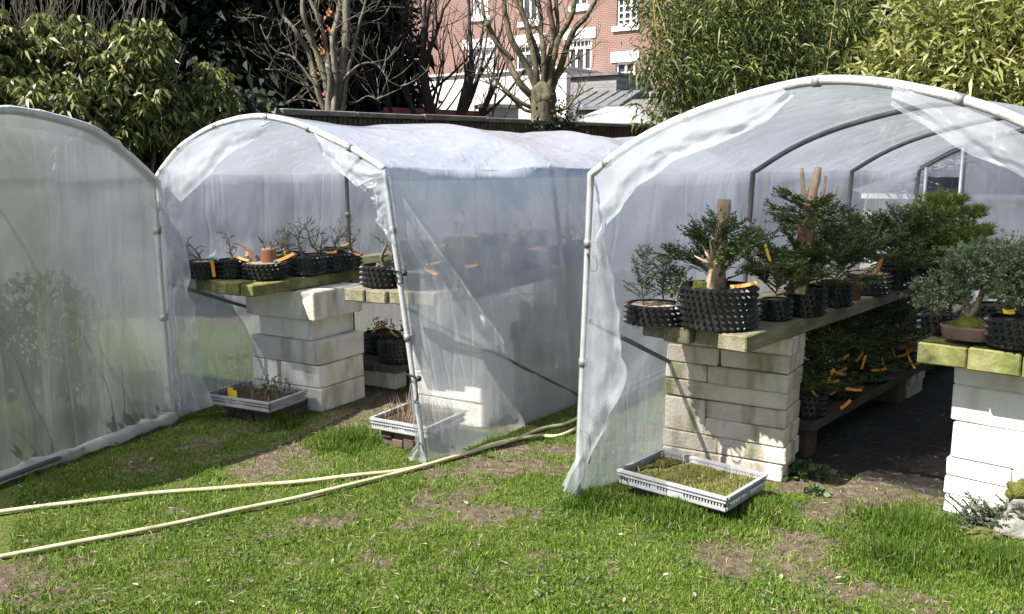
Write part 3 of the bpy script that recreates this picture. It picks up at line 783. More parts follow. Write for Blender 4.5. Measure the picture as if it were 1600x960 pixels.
strip('front_flap', px3([(928, 290), (922, 400), (916, 520), (910, 640), (905, 705), (878, 758)]), px3([(947, 350), (950, 408), (956, 463), (972, 549), (979, 584), (972, 616), (949, 683), (893, 776)], -.07), MATS['film_flap'], t3, V3, seed=12.4, ruff=.045, fold=11, n=80)
strip('front_flap', px3([(1395, 136), (1440, 148), (1500, 166), (1560, 190), (1640, 232), (1700, 270)]), px3([(1393, 165), (1450, 200), (1520, 245), (1570, 262), (1640, 300), (1700, 330)], -.05), MATS['film_flap'], t3, V3, seed=13.6, ruff=.02)
bungee(t3, f3(.035, -.02, 1.20), U3, .07, False); bungee(t3, f3(.01, -.02, .36), U3, .14, False)

# left tunnel: only its closed end shows
t1 = thing('polytunnel', 'closed tunnel at far left, end sheeted over with grimy greenish polythene', 'polytunnel', P1, 0, 'garden polytunnels')
prof1, W1 = make_tunnel(t1, f1, [(0, 0), (-.02, 1.50), (-.24, 1.66), (-.46, 1.785), (-.80, 1.855), (-1.03, 1.86), (-1.35, 1.80), (-1.65, 1.68), (-1.92, 1.50), (-1.96, 0)],
                        [0, 1.6, 3.2], 15.5, None, MATS['film_grimy'], MATS['film_grimy'], U1, front_white=False)
end_film(t1, f1, list(reversed(prof1)), -.03, MATS['film_end'], seed=16.8, bulge=.035)
end_film(t1, f1, list(reversed(prof1)), 3.2, MATS['film_grimy'], seed=17.8, bulge=.035)
rim = [W1(i, -.02, .012) for i in range(22, len(prof1) - 22)]
cm = MB(); cm.tube(rim, [.017 + .007 * nz(k * .3, 3.3) for k in range(len(rim))], 9); wbuild(cm, 'film_sleeve', MATS['strip'], t1)
roll = [f1(-1.96 + 1.95 * k / 60, -.06 + .03 * nz(k * .15, 1.5), .035 + .012 * nz(k * .3, 8)) for k in range(61)]
cm = MB(); cm.tube(roll, [.036 + .016 * nz(k * .35, 5.5) for k in range(61)], 12); wbuild(cm, 'bottom_roll', MATS['film_roll'], t1)
cm = MB(); cm.tube([f1(-2.1, -.12, .03), f1(-.75, -.09, .045)], .014, 8); wbuild(cm, 'bottom_pipe', MATS['pipe_dark'], t1)
strip('loose_edge', [f1(-.03, -.04, 1.55), f1(-.02, -.04, 1.0), f1(-.01, -.05, .5), f1(0, -.05, .02)], [f1(.06, -.05, 1.60), f1(.035, -.06, 1.0), f1(.03, -.06, .5), f1(.035, -.06, .02)], MATS['film_flap'], t1, V1, seed=19, ruff=.02)

# ------------------------------------------------------------------ piers, benches, trays
def local_root(name, label, cat, p, rz, group=None):
    return thing(name, label, cat, p, rz, group)
def shared(name, mesh, parent, loc=(0, 0, 0), rz=0.0):
    o = bpy.data.objects.new(name, mesh); link(o, parent); o.location = loc; o.rotation_euler = (0, 0, rz); return o
def pier(label, p, rz, courses, m, group='block piers under the benches'):
    """courses: (height, [(x0,x1,y0,y1)...]) from the ground up"""
    r = thing('block_pier', label, 'pier', p, rz, group)
    z = 0.0
    for h, blocks in courses:
        for blk in blocks:
            a, b, c, d = blk[:4]; hh_ = blk[4] if len(blk) > 4 else h
            j = lambda: random.uniform(-.009, .009)
            mb = MB(); mb.bevbox(a + j() * .5, b + j(), c + j(), d + j(), z + .0015, z + hh_ - .0015, .0065, .003)
            mb.build('block', m if not isinstance(m, (list, tuple)) else random.choice(m), r)
        z += h
    return r
def bench(label, p, rz, w, ln, z, m, nb=4, th=.075, group='plank benches', name='plank_bench', stag=.05):
    """planks run along local y (into the tunnel), side by side along x"""
    r = thing(name, label, 'bench', p, rz, group)
    for k in range(nb):
        a, b = w * k / nb + .003, w * (k + 1) / nb - .003
        s = random.uniform(-stag, stag)
        mb = MB(); mb.bevbox(a, b, s, ln + random.uniform(-.03, .03), z - th, z + random.uniform(-.003, .003), .006, .002)
        mb.build('plank', m, r)
    return r

# right tunnel, left row
c8 = []
for k in range(8):
    h = .0943
    if k == 1: c8.append((h, [(0, .30, 0, .28), (.304, .655, 0, .28)]))
    elif k in (2, 3): c8.append((h, [(.235, .655, 0, .28)] + ([(0, .224, .004, .28)] if False else [])))
    elif k % 2: c8.append((h, [(0, .235, 0, .28), (.238, .655, 0, .28)]))
    else: c8.append((h, [(.01, .30, 0, .28), (.303, .655, 0, .28)] if k == 6 else [(0, .65, 0, .28)]))
c8[2][1].append((0, .228, .004, .28, .0943 * 2 - .003))
_c = gp(1224, 757); _a = RZ3 + math.radians(9)
pier('pale block pier with green algae runs behind the moss filled tray', (_c.x - .655 * math.cos(_a), _c.y - .655 * math.sin(_a), 0), _a, c8, MATS['block_mossy'])
pier('tan block pier deep inside the big tunnel, below the pine', f3(.06, 3.0), RZ3, [(.093, [(.03, .54, 0, .3)]) for k in range(8)], MATS['block_mossy'])
bench('long bench under the yews, front boards algae green and splintered', f3(.05, .40), RZ3, .59, 4.0, .83, MATS['plank'], 4, .075, stag=.035)
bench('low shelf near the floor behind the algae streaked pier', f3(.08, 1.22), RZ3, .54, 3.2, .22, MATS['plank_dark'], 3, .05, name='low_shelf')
for vv, lab in ((1.3, 'low block footing under the near end of the seedling yew shelf'), (2.8, 'low block footing under the middle of the seedling yew shelf'), (4.2, 'low block footing under the far end of the seedling yew shelf')):
    pier(lab, f3(.10, vv), RZ3, [(.165, [(.02, .48, 0, .14)])], MATS['dark_brick'], 'footings under low shelves')
# right tunnel, right row
cr = [(.09, [(0, .52, 0, .32)]), (.09, [(.0, .52, .0, .32)]), (.09, [(0, .27, 0, .32), (.274, .52, 0, .32)]), (.17, [(.01, .53, 0, .32)]), (.17, [(0, .525, 0, .32)]), (.115, [(-.0, .33, 0, .32), (.334, .52, 0, .32)])]
pier('dazzling white sunlit block pier beside the mossy rock', f3(1.36, 1.0), RZ3, cr, MATS['block_bright'])
pier('white block pier at the far end of the right row', f3(1.36, 3.3), RZ3, [(.1208, [(0, .52, 0, .32)])] * 6, MATS['block_bright'])
bench('mossy thick plank bench carrying the juniper in a clay bowl', f3(1.24, .82), RZ3, .84, 3.6, .82, MATS['plank_mossy'], 4, .095, stag=.012)
# middle tunnel, left row
c2 = [(.16, [(.02, .60, 0, .46)]), (.155, [(0, .60, 0, .46)]), (.155, [(0, .60, 0, .46)]), (.14, [(.06, .53, .02, .44)]), (.19, [(-.01, .60, -.03, .46)])]
RZN2 = math.atan2(U2.y, U2.x)
pier('white block pier with a narrow waist beside the grey tray of twigs', f2(.13, .50), RZN2, c2, MATS['block'])
pier('white block pier far back in the narrow tunnel', f2(.13, 3.0), RZN2, [(.16, [(0, .58, 0, .4)])] * 5, MATS['block'])
bench('bench of the stump pot, mossy board ends at the narrow tunnel mouth', f2(.05, .14), RZN2, .56, 3.9, .88, MATS['plank_mossy'], 5, .075)
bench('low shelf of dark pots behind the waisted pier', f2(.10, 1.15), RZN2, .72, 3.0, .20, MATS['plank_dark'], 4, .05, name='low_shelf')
for vv, lab in ((1.25, 'low block footing under the near end of the narrow tunnel shelf'), (3.6, 'low block footing under the far end of the narrow tunnel shelf')):
    pier(lab, f2(.2, vv), RZN2, [(.145, [(.02, .50, 0, .14)])], MATS['block'], 'footings under low shelves')
# middle tunnel, right row (seen through the film)
c2r = [(.16, [(0, .52, 0, .42)]), (.155, [(0, .52, 0, .42)]), (.155, [(.0, .51, 0, .42)]), (.14, [(.02, .50, .02, .40)]), (.19, [(-.01, .54, 0, .42)])]
pier('white block pier seen through the side film, sunlit at its foot', f2(1.28, .72), RZN2, c2r, MATS['block_bright'])
pier('tan block pier seen through the side film near the second hoop', f2(1.28, 2.4), RZN2, [(.16, [(0, .52, 0, .42)])] * 5, MATS['block_mossy'])
bench('bench end crumbling at the narrow tunnel mouth, running on behind the film', f2(1.16, .32), RZN2, .60, 3.7, .88, MATS['plank'], 4, .075)

def tray(label, p, rz, w, d, h, tilt=0.0, contents='moss'):
    r = thing('seedling_tray', label, 'tray', p, rz, 'grey seedling trays')
    r.rotation_euler = (tilt, 0, rz)
    m = MATS['tray_plastic']; t = .006
    mb = MB(); mb.box(.01, w - .01, .01, d - .01, 0, .006); mb.build('tray_floor', m, r)
    for nm, axis in (('front', 0), ('back', 0), ('left', 1), ('right', 1)):
        mb = MB()
        ln = w if axis == 0 else d
        def bx(a, b, z0, z1, o0, o1):
            o0_, o1_ = sorted((o0, o1))
            if axis == 0:
                y0, y1 = (o0_, o1_) if nm == 'front' else (d - o1_, d - o0_)
                mb.box(a, b, y0, y1, z0, z1)
            else:
                x0, x1 = (o0_, o1_) if nm == 'left' else (w - o1_, w - o0_)
                mb.box(x0, x1, a, b, z0, z1)
        e = 0.0 if axis == 0 else .0125
        bx(e, ln - e, h - .012, h, -.006, .012)          # rim
        bx(e + .004, ln - e - .004, h - .030, h - .024, -.003, .008)
        bx(.008 if axis == 0 else .0145, ln - (.008 if axis == 0 else .0145), .007, .022, .003, .009)
        q = .0105 if axis == 0 else .0165
        nslot = int(ln / .016)
        for k in range(nslot):                            # ribs with open slots between them
            a = q + (ln - 2 * q) * k / nslot
            solid = (.30 < (k + .5) / nslot < .36) or (.46 < (k + .5) / nslot < .62)
            bx(a, a + (ln - 2 * q) / nslot * (1.0 if solid else .52), .022, h - .012, .0035, .0085)
        mb.build('tray_side', m, r)
    mb = MB()
    nx, ny = 16, 14
    vs = [(.012 + (w - .024) * i / nx, .012 + (d - .024) * j / ny, h * .55 + .012 * nz(i * .5, j * .5, w * 9)) for j in range(ny + 1) for i in range(nx + 1)]
    mb.add(vs, [(j * (nx + 1) + i, j * (nx + 1) + i + 1, (j + 1) * (nx + 1) + i + 1, (j + 1) * (nx + 1) + i) for j in range(ny) for i in range(nx)])
    mb.build('soil', MATS['moss' if contents == 'moss' else 'potting_soil'], r, True)
    # seedling stems
    k = {'moss': 150, 'twigs': 110, 'straw': 260}[contents]
    P = np.stack([RNG.uniform(.03, w - .03, k), RNG.uniform(.03, d - .03, k), np.full(k, h * .55)], 1)
    D = np.stack([RNG.normal(0, .22, k), RNG.normal(0, .22, k), np.ones(k)], 1)
    Ls = {'moss': RNG.uniform(.02, .06, k), 'twigs': RNG.uniform(.05, .16, k), 'straw': RNG.uniform(.06, .15, k)}[contents]
    o = leaves('stems', P, D, Ls, .004, MATS['twig'], r, 0); o['kind'] = 'stuff'
    if contents == 'moss':
        k = 900
        P = np.stack([RNG.uniform(.02, w - .02, k), RNG.uniform(.02, d - .02, k), np.full(k, h * .55)], 1)
        o = leaves('moss_tufts', P, np.stack([RNG.normal(0, .6, k), RNG.normal(0, .6, k), np.ones(k)], 1), RNG.uniform(.008, .02, k), .007, MATS['leaf_olive'], r, 0); o['kind'] = 'stuff'
    if contents == 'twigs':
        k = 90
        P = np.stack([RNG.uniform(w * .5, w - .05, k), RNG.uniform(.1, d - .04, k), h * .5 + RNG.uniform(.02, .13, k)], 1)
        o = leaves('seedling_leaves', P, RNG.normal(size=(k, 3)), .028, .014, MATS['weed'], r, .1); o['kind'] = 'stuff'
        mb = MB(); mb.box(.14, .18, .06, .064, h * .5, h * .5 + .075); mb.box(.18, .215, .058, .062, h * .5, h * .5 + .06)
        mb.build('plant_tag', MATS['tag_yellow'], r)
    return r
def brick_foot(label, p, rz, n, across, m='dark_brick', h=.06, two=True):
    r = thing('brick_stack', label, 'brick stack', p, rz, 'bricks under the trays')
    for lev in range(2 if two else 1):
        for k in range(n):
            mb = MB(); mb.bevbox(k * across + .003, (k + 1) * across - .003, random.uniform(-.01, .01), .34, lev * h + .001, (lev + 1) * h - .001, .004, .002)
            mb.build('brick', MATS[m], r)
    return r
brick_foot('dark bricks under the moss filled tray', f3(.15, .25), RZ3, 5, .09, two=False, h=.055)
tray('grey slotted tray full of green moss before the algae streaked pier', f3(.085, .19, .055), RZ3, .585, .41, .075, 0, 'moss')
brick_foot('dark upright bricks under the twig tray beside the waisted pier', f2(.26, .16), RZN2, 5, .08, two=True, h=.047)
tray('grey tray of bare twigs and a yellow tag beside the waisted pier', f2(.20, .06, .095), RZN2 + .06, .53, .36, .068, 0, 'twigs')
brick_foot('brown bricks under the tray half hidden by the tunnel post', f2(1.50, .18), RZN2, 4, .08, two=True, h=.047)
tray('grey tray of dead straw stems half hidden by the film', f2(1.46, .14, .095), RZN2, .40, .40, .07, 0, 'straw')

# ------------------------------------------------------------------ hoses
def hose(label, pts, r=.0105):
    q = spline([(p[0], p[1], 0) for p in pts], 14)
    for p in q:
        p.z = r * .9 + .012 * nz(p.x * 1.3, p.y * 1.3, 5) + .010 + .006 * nz(p.x * 3, p.y * 3, 2)
    mb = MB(); mb.tube(q, r, 9)
    o = mb.build('garden_hose', MATS['hose'], None, True)
    return tag(o, label, 'hose', 'yellow garden hoses')
hose('cream hose lying farther back, curving up toward the tunnel gap', [g2(-160, 820), g2(0, 806), g2(130, 791), g2(280, 773), g2(400, 764), g2(560, 750), g2(650, 737), g2(740, 710), g2(800, 692), g2(850, 672), g2(900, 659), (f2(2.05, 2.1).x, f2(2.05, 2.1).y), (f2(2.05, 3.6).x, f2(2.05, 3.6).y)])
HB = [g2(-160, 900), g2(0, 875), g2(130, 851), g2(240, 831), g2(360, 806), g2(470, 783), g2(560, 762), g2(640, 741), g2(720, 716), g2(790, 693), g2(840, 685), g2(890, 678), (f2(2.13, 2.0).x, f2(2.13, 2.0).y), (f2(2.12, 3.6).x, f2(2.12, 3.6).y)]
hose('cream hose lying nearest the camera across the lawn', HB)

# ------------------------------------------------------------------ pots and plants
POT_MESH = {}
def airpot(parent, R, H):
    """black cellular pot wall covered in cone studs"""
    key = (round(R, 2), round(H, 2))
    if key not in POT_MESH:
        mb = MB()
        mb.lathe([(R * .94, 0), (R, .004), (R, H), (R - .006, H), (R - .006, H - .05)], 32)
        rows = max(3, int(round(H / .028))); cols = max(14, int(round(2 * PI * R / .031)))
        for j in range(rows):
            z = H * (j + .5) / rows
            for i in range(cols):
                a = 2 * PI * (i + .5 * (j % 2) + .25 * j) / cols
                ca, sa = math.cos(a), math.sin(a)
                n = 6; vs = []
                for rr, off in ((.0125, -.001), (.0052, .016)):
                    for k in range(n):
                        w = 2 * PI * k / n
                        lx, lz = rr * math.cos(w), rr * math.sin(w)
                        vs.append(((R + off) * ca - sa * lx, (R + off) * sa + ca * lx, z + lz))
                mb.add(vs, [(k, (k + 1) % n, n + (k + 1) % n, n + k) for k in range(n)] + [tuple(range(n, 2 * n))])
        me = mb.build('pot', MATS['airpot']); POT_MESH[key] = me.data
        bpy.data.objects.remove(me)
    return shared('pot', POT_MESH[key], parent)
def soil_disc(parent, R, z, m='potting_soil', dome=.012):
    mb = MB(); n = 24
    vs = [(0, 0, z + dome)]
    for r in (.35, .7, 1.0):
        for k in range(n):
            a = 2 * PI * k / n
            vs.append((R * r * math.cos(a), R * r * math.sin(a), z + dome * (1 - r * r) + .008 * nz(r * 7 * math.cos(a), r * 7 * math.sin(a), R * 50)))
    fs = [(0, 1 + k, 1 + (k + 1) % n) for k in range(n)]
    for i in range(2):
        fs += [(1 + i * n + k, 1 + (i + 1) * n + k, 1 + (i + 1) * n + (k + 1) % n, 1 + i * n + (k + 1) % n) for k in range(n)]
    mb.add(vs, fs)
    return mb.build('soil', MATS[m], parent, True)
def stake_tag(parent, p, d, ln=.10, w=.018, m='tag_orange', blue=True, name='plant_tag'):
    """narrow plastic label with a coloured clip at its end"""
    mb = MB(); p = Vector(p); d = Vector(d).normalized()
    s = d.cross(Vector((.3, -.8, .5))).normalized(); nn = d.cross(s) * .0012
    a = p; b = p + d * ln * .55 - Vector((0, 0, .004)); c = p + d * ln
    for q0, q1 in ((a, b), (b, c)):
        vs = [q0 - s * w / 2 - nn, q0 + s * w / 2 - nn, q1 + s * w / 2 - nn, q1 - s * w / 2 - nn, q0 - s * w / 2 + nn, q0 + s * w / 2 + nn, q1 + s * w / 2 + nn, q1 - s * w / 2 + nn]
        mb.add(vs, [(0, 3, 2, 1), (4, 5, 6, 7), (0, 1, 5, 4), (2, 3, 7, 6), (1, 2, 6, 5), (0, 4, 7, 3)])
    o = mb.build(name, MATS[m], parent)
    if blue:
        mb = MB(); mb.blob(p - d * .006, .014, 2, .2, 1, (1.2, 1, .8)); mb.build('tag_clip', MATS['tag_blue'], o)
    return o
def grow(mb, p, d, ln, r, depth, spread=.6, kids=3, wob=.25, tips=None, n=6, up=.15, shrink=.62, seg=5, taper=.55, rmin=.0012):
    """recursive bare branch; tips collects (point, direction, depth)"""
    pts, rad = [Vector(p)], [r]
    d = Vector(d).normalized()
    for k in range(seg):
        d = (d + Vector((random.gauss(0, wob), random.gauss(0, wob), random.gauss(0, wob) + up)) * .5).normalized()
        pts.append(pts[-1] + d * ln / seg); rad.append(max(rmin, r * (1 - (1 - taper) * (k + 1) / seg)))
    mb.tube(pts, rad, n, False)
    if tips is not None: tips.append((pts[-1], d, depth))
    if depth <= 0: return
    for k in range(kids):
        i = random.randint(max(1, seg // 2), seg)
        dd = (d + Vector((random.gauss(0, spread), random.gauss(0, spread), random.gauss(0, spread * .6)))).normalized()
        grow(mb, pts[i], dd, ln * shrink * random.uniform(.75, 1.25), max(rmin, rad[i] * .72), depth - 1, spread, kids, wob, tips, max(4, n - 1), up, shrink, seg, taper, rmin)
def needles(name, shoots, ln, w, m, parent, gap=.0055, flat=True, droop=.0, start=.1):
    """two-ranked needles along shoots = list of point lists"""
    P, D = [], []
    for pts in shoots:
        pts = [Vector(p) for p in pts]
        tot = sum((b - a).length for a, b in zip(pts, pts[1:]))
        k = max(4, int(tot / gap))
        q = resample(pts, k)
        t0 = (q[-1] - q[0]).normalized()
        s = t0.cross(Vector((0, 0, 1)));  s = s.normalized() if s.length > .05 else Vector((1, 0, 0))
        for i in range(int(k * start), k):
            t = (q[min(i + 1, k - 1)] - q[max(i - 1, 0)]).normalized()
            sg = 1 if i % 2 else -1
            dd = t * .55 + s * sg * .85 + Vector((random.gauss(0, .2), random.gauss(0, .2), random.gauss(0.1, .22)))
            P.append(q[i]); D.append(dd)
        P.append(q[-1]); D.append(t0)
    P = np.array([tuple(p) for p in P]); D = np.array([tuple(p) for p in D])
    o = leaves(name, P, D, ln * RNG.uniform(.75, 1.2, len(P)), w, m, parent, droop)
    return o
def shoot_pts(p, d, ln, curve=.25, n=5):
    p = Vector(p); d = Vector(d).normalized(); out = [p]
    for k in range(n):
        d = (d + Vector((random.gauss(0, .12), random.gauss(0, .12), random.gauss(0, .10) - curve * .12))).normalized()
        out.append(out[-1] + d * ln / n)
    return out
def yew_foliage(root, z0, z1, spread, nb, seed, wood=True, dens=1.0, m='leaf_yew', axis=None, flat=.35, hollow=0.0):
    """branches with side shoots carrying needles, between heights z0 and z1"""
    random.seed(seed)
    wd, sh = MB(), []
    for k in range(nb):
        t = (k + random.random()) / nb
        z = z0 + (z1 - z0) * t
        a = k * 2.4 + random.gauss(0, .4)
        reach = spread * (1 - .55 * t) * random.uniform(.65, 1.15)
        bx = Vector((0, 0, z)) if axis is None else Vector(axis(t))
        d = Vector((math.cos(a), math.sin(a), random.uniform(flat * .2, flat * 1.6) + .5 * t))
        br = shoot_pts(bx, d, reach, .15, 6)
        wd.tube(br, [.005 * (1 - i / 8) for i in range(len(br))], 5, False)
        sh.append(br)
        ns = max(5, int(15 * dens))
        for i in range(ns):
            q = br[0].lerp(br[-1], 0) if False else resample(br, 12)[min(11, 3 + int(9 * (i + random.random()) / ns))]
            t_ = (br[-1] - br[0]).normalized()
            s = t_.cross(Vector((0, 0, 1))).normalized() * (1 if i % 2 else -1)
            dd = t_ * .7 + s * random.uniform(.4, .9) + Vector((0, 0, random.uniform(-.1, .45)))
            sp = shoot_pts(q, dd, reach * random.uniform(.25, .48), .05, 4)
            sh.append(sp)
            if random.random() < .75 * dens:
                sh.append(shoot_pts(sp[2], dd + Vector((random.gauss(0, .5), random.gauss(0, .5), .3)), reach * .2, .0, 3))
    if wood and wd.v: wd.build('branches', MATS['bare_bark'], root, True)
    o = needles('foliage', sh, .022, .0068, MATS[m], root)
    o['kind'] = 'stuff'
    return o
def stump(root, pts, rad, name='trunk', m='yew_bark', cap='cut_wood', n=12, rough=.12, seed=0):
    pts = resample(spline(pts, 5), 14); k = len(pts)
    R_ = np.interp(np.linspace(0, 1, k), np.linspace(0, 1, len(rad)), rad)
    mb = MB(); mb.tube(pts, list(R_), n, True)
    mb.v = [tuple(Vector(v) + Vector((nz(v[0] * 40, v[1] * 40, v[2] * 14 + seed), nz(v[1] * 40 + 5, v[0] * 40, v[2] * 14 + seed), 0)) * R_[min(i // n, k - 1)] * rough * 2) for i, v in enumerate(mb.v)]
    o = mb.build(name, MATS[m], root, True)
    if cap:
        c = MB(); t = (pts[-1] - pts[-2]).normalized()
        c.tube([pts[-1], pts[-1] + t * .004], [R_[-1] * .93, R_[-1] * .9], n); c.build('cut_face', MATS[cap], o)
    return o
def potted(name, label, p, R, H, rz=None, group=None, soil='potting_soil', cat='potted tree', fill=.88):
    r = thing(name, label, cat, p, random.uniform(0, 6) if rz is None else rz, group)
    airpot(r, R, H); soil_disc(r, R - .008, H * fill, soil)
    return r

ZB3, ZB2 = .834, .885
G3 = 'evergreen trees on the big tunnel bench'
def front(px, py, z, R):
    q = gp(px, py, z); d = Vector((q.x, q.y, 0)).normalized()
    return q + d * R
def b3(px, py, R=.08, z=ZB3): return front(px, py, z, R)
# a  low pot at the corner
r = potted('potted_yew', 'feathery young yews in a wide shallow pot at the bench corner', f3(.14, .40, ZB3), .135, .10, 0, G3, 'bark_chip')
for k_, (x, y, hh_) in enumerate(((-.06, -.04, .27), (.05, .02, .22), (.10, -.05, .17))):
    mb = MB(); mb.tube(shoot_pts((x, y, .08), (0, 0, 1), hh_, 0), .004, 5); mb.build('stem', MATS['bare_bark'], r, True)
    sh = []
    random.seed(60 + k_)
    for q in range(26):
        t = q / 26; a = q * 2.4
        br = shoot_pts((x, y, .11 + t * (hh_ - .03)), (math.cos(a), math.sin(a), .55 + t), .10 * (1 - .75 * t) + .02, .1, 4); sh.append(br)
        for w_ in range(3): sh.append(shoot_pts(br[1 + w_], (math.cos(a + 1.2 * (w_ - 1)), math.sin(a + 1.2 * (w_ - 1)), .5), .04 * (1 - .5 * t), .1, 3))
    o = needles('foliage', sh, .018, .0062, MATS['leaf_yew'], r); o['kind'] = 'stuff'
# b  big studded pot with the sawn trunk
r = potted('potted_yew', 'yew with tall sawn off trunk in the largest studded pot', f3(.405, .535, ZB3), .178, .20, 0, G3)
stump(r, [(0, 0, .17), (.0, .01, .30), (.01, .0, .45), (.02, .02, .60)], [.040, .034, .031, .033], m='yew_bark_pale', seed=1, rough=.10)
stump(r, [(-.06, -.10, .17), (-.055, -.10, .26), (-.05, -.11, .32)], [.024, .020, .015], 'deadwood', 'cut_wood', None, 9, .45, 3)
mb = MB()
for dx, dy, dz, l in ((-.06, -.02, .10, .1), (.03, -.01, .10, .09), (-.02, .0, .12, .13), (-.09, .0, .05, .06)):
    mb.tube([(-.05, -.11, .30), (-.05 + dx * .5, -.11 + dy, .30 + dz * .5), (-.05 + dx, -.11 + dy, .30 + dz)], [.012, .008, .002], 6)
mb.build('deadwood_splinters', MATS['cut_wood'], r, True)
mb = MB(); mb.blob((-.105, -.10, .20), .040, 5, .5, 3, (1, .8, .9)); mb.build('mossy_knob', MATS['moss'], r, True)
yew_foliage(r, .20, .40, .33, 20, 102, dens=1.1, flat=.5)
stake_tag(r, (.03, -.12, .205), (1, -.35, .22), .12, .018, 'tag_orange', False); stake_tag(r, (.20, -.06, .40), (.3, -.2, -1), .085, .016, 'tag_yellow', False)
# c small pot
r = potted('potted_yew', 'small dark pot right behind the largest studded pot, dry soil', b3(1211, 503), .07, .105, 0, G3, 'bark_chip')
yew_foliage(r, .11, .30, .24, 16, 103, dens=1.0, flat=.5)
mb = MB(); mb.tube([(.02, -.02, .06), (.05, -.05, .16)], .003, 5); mb.build('twig', MATS['bare_bark'], r)
# d thick-trunked yew with flat tiers
r = potted('potted_yew', 'tall yew with flat tiers and a bleached forked dead top', b3(1257, 496), .095, .15, 0, G3)
stump(r, [(-.03, .03, .12), (-.02, .03, .25), (0, .04, .42), (.01, .04, .56)], [.05, .055, .045, .030], cap=None, seed=4, rough=.2)
stump(r, [(.01, .04, .55), (.02, .04, .62), (.045, .04, .75)], [.026, .020, .019], 'deadwood', 'cut_wood', 'cut_wood', 10, .3, 5)
mb = MB()
for dx, dz, rr in ((-.055, .17, .013), (-.10, .07, .007), (.13, .09, .008), (.07, .13, .008), (.05, .05, .006)):
    mb.tube(spline([(.012, .04, .55), (.015 + dx * .8, .03, .56 + dz * .45), (.015 + dx, .04, .58 + dz)], 3), list(np.linspace(rr, rr * .75, 7)), 7)
mb.build('deadwood_fork', MATS['cut_wood'], r, True)
stump(r, [(-.055, -.07, .12), (-.055, -.07, .22), (-.05, -.07, .30)], [.032, .028, .024], 'second_trunk', 'cut_wood', None, 9, .2, 7)
yew_foliage(r, .42, .58, .25, 18, 104, dens=1.1, flat=.10)
yew_foliage(r, .15, .30, .28, 18, 105, dens=1.0, flat=.5)
stake_tag(r, (-.06, -.06, .36), (.9, .2, .35), .055, .016, 'tag_yellow', False)
# e, f
r = potted('potted_yew', 'bushy yew in the pot just left of the brown pot', b3(1304, 481), .085, .135, 0, G3)
yew_foliage(r, .13, .36, .30, 24, 106, dens=1.0, flat=.55)
r = thing('clay_pot', 'little brown clay pot between two black studded pots', 'pot', b3(1334, 471), 0, None)
mb = MB(); mb.lathe([(.0, .002), (.035, 0), (.045, .085), (.048, .085), (.048, .10), (.038, .10), (.036, .08)], 20); mb.build('pot', MATS['terracotta'], r, True); soil_disc(r, .037, .08)
# g pot with upright orange tag
r = potted('potted_yew', 'spreading yew in a pot of pale chippings with upright orange tag', b3(1355, 461), .125, .125, 0, G3, 'bark_chip', fill=.95)
yew_foliage(r, .16, .34, .34, 18, 107, dens=1.1, flat=.35, axis=lambda t: (.06, .12, .15 + .18 * t))
stake_tag(r, (.0, -.10, .11), (.25, -.1, 1), .13, .02, 'tag_orange', True)
r = potted('potted_yew', 'dense yew crowding the bench between the orange tag and the pine', b3(1400, 452), .10, .13, 0, G3)
yew_foliage(r, .12, .40, .36, 24, 108, dens=1.2, flat=.5)
# pine
def pine(root, pads, seed, ln=.055, m='leaf_pine'):
    random.seed(seed)
    P, D = [], []
    for c, rx, rz_, cnt in pads:
        for _ in range(cnt):
            a = random.random() * 2 * PI; q = math.sqrt(random.random())
            p0 = (c[0] + rx * q * math.cos(a), c[1] + rx * q * math.sin(a), c[2] + rz_ * (random.random() - .3) * (1.2 - q * .7))
            ax = Vector((math.cos(a) * q * .8, math.sin(a) * q * .8, .8))
            for k in range(20):
                P.append(p0); D.append(tuple(ax + Vector((random.gauss(0, .55), random.gauss(0, .55), random.gauss(0, .4)))))
    P = np.array(P); D = np.array(D)
    o = leaves('foliage', P, D, ln * RNG.uniform(.7, 1.2, len(P)), .0038, MATS[m], root, 0); o['kind'] = 'stuff'
r = potted('potted_pine', 'large bright green pine with rounded needle pads on the bench', b3(1462, 447), .14, .14, 0, G3)
stump(r, [(0, 0, .12), (.06, 0, .20), (-.02, .02, .30), (.02, 0, .42)], [.035, .03, .022, .012], cap=None, m='tree_bark', seed=9)
pine(r, [((.0, 0, .52), .14, .10, 90), ((-.09, -.05, .45), .14, .10, 80), ((.14, .0, .44), .13, .10, 80), ((.10, -.10, .34), .16, .11, 90), ((-.14, -.12, .28), .18, .12, 100), ((-.04, -.18, .20), .17, .11, 90), ((.22, .05, .32), .12, .09, 40)], 31)
mb = MB(); random.seed(5)
for k in range(9): grow(mb, (0, 0, .16 + .028 * k), (math.cos(k * 2.3), math.sin(k * 2.3), .4), .15, .007, 1, .5, 3, .3, None, 5)
mb.build('branches', MATS['bare_bark'], r, True)
r = potted('potted_pine', 'dark low pine in shade beneath the bright pine', b3(1478, 437), .11, .12, 0, G3)
pine(r, [((0, 0, .25), .22, .09, 60), ((-.15, -.1, .20), .16, .07, 40), ((.2, 0, .22), .17, .07, 40)], 32)
for k, (u, v, sc) in enumerate(((.38, 3.2, .9), (.30, 3.7, 1.0), (.35, 4.2, 1.0))):
    r = potted('potted_yew', ['yew standing farthest back but two on the yew bench', 'yew standing farthest back but one on the yew bench', 'yew standing farthest back of all on the yew bench'][k], f3(u, v, ZB3), .11, .13, 0, G3)
    yew_foliage(r, .12, .30 * sc, .28, 16, 120 + k, dens=.8, flat=.5)

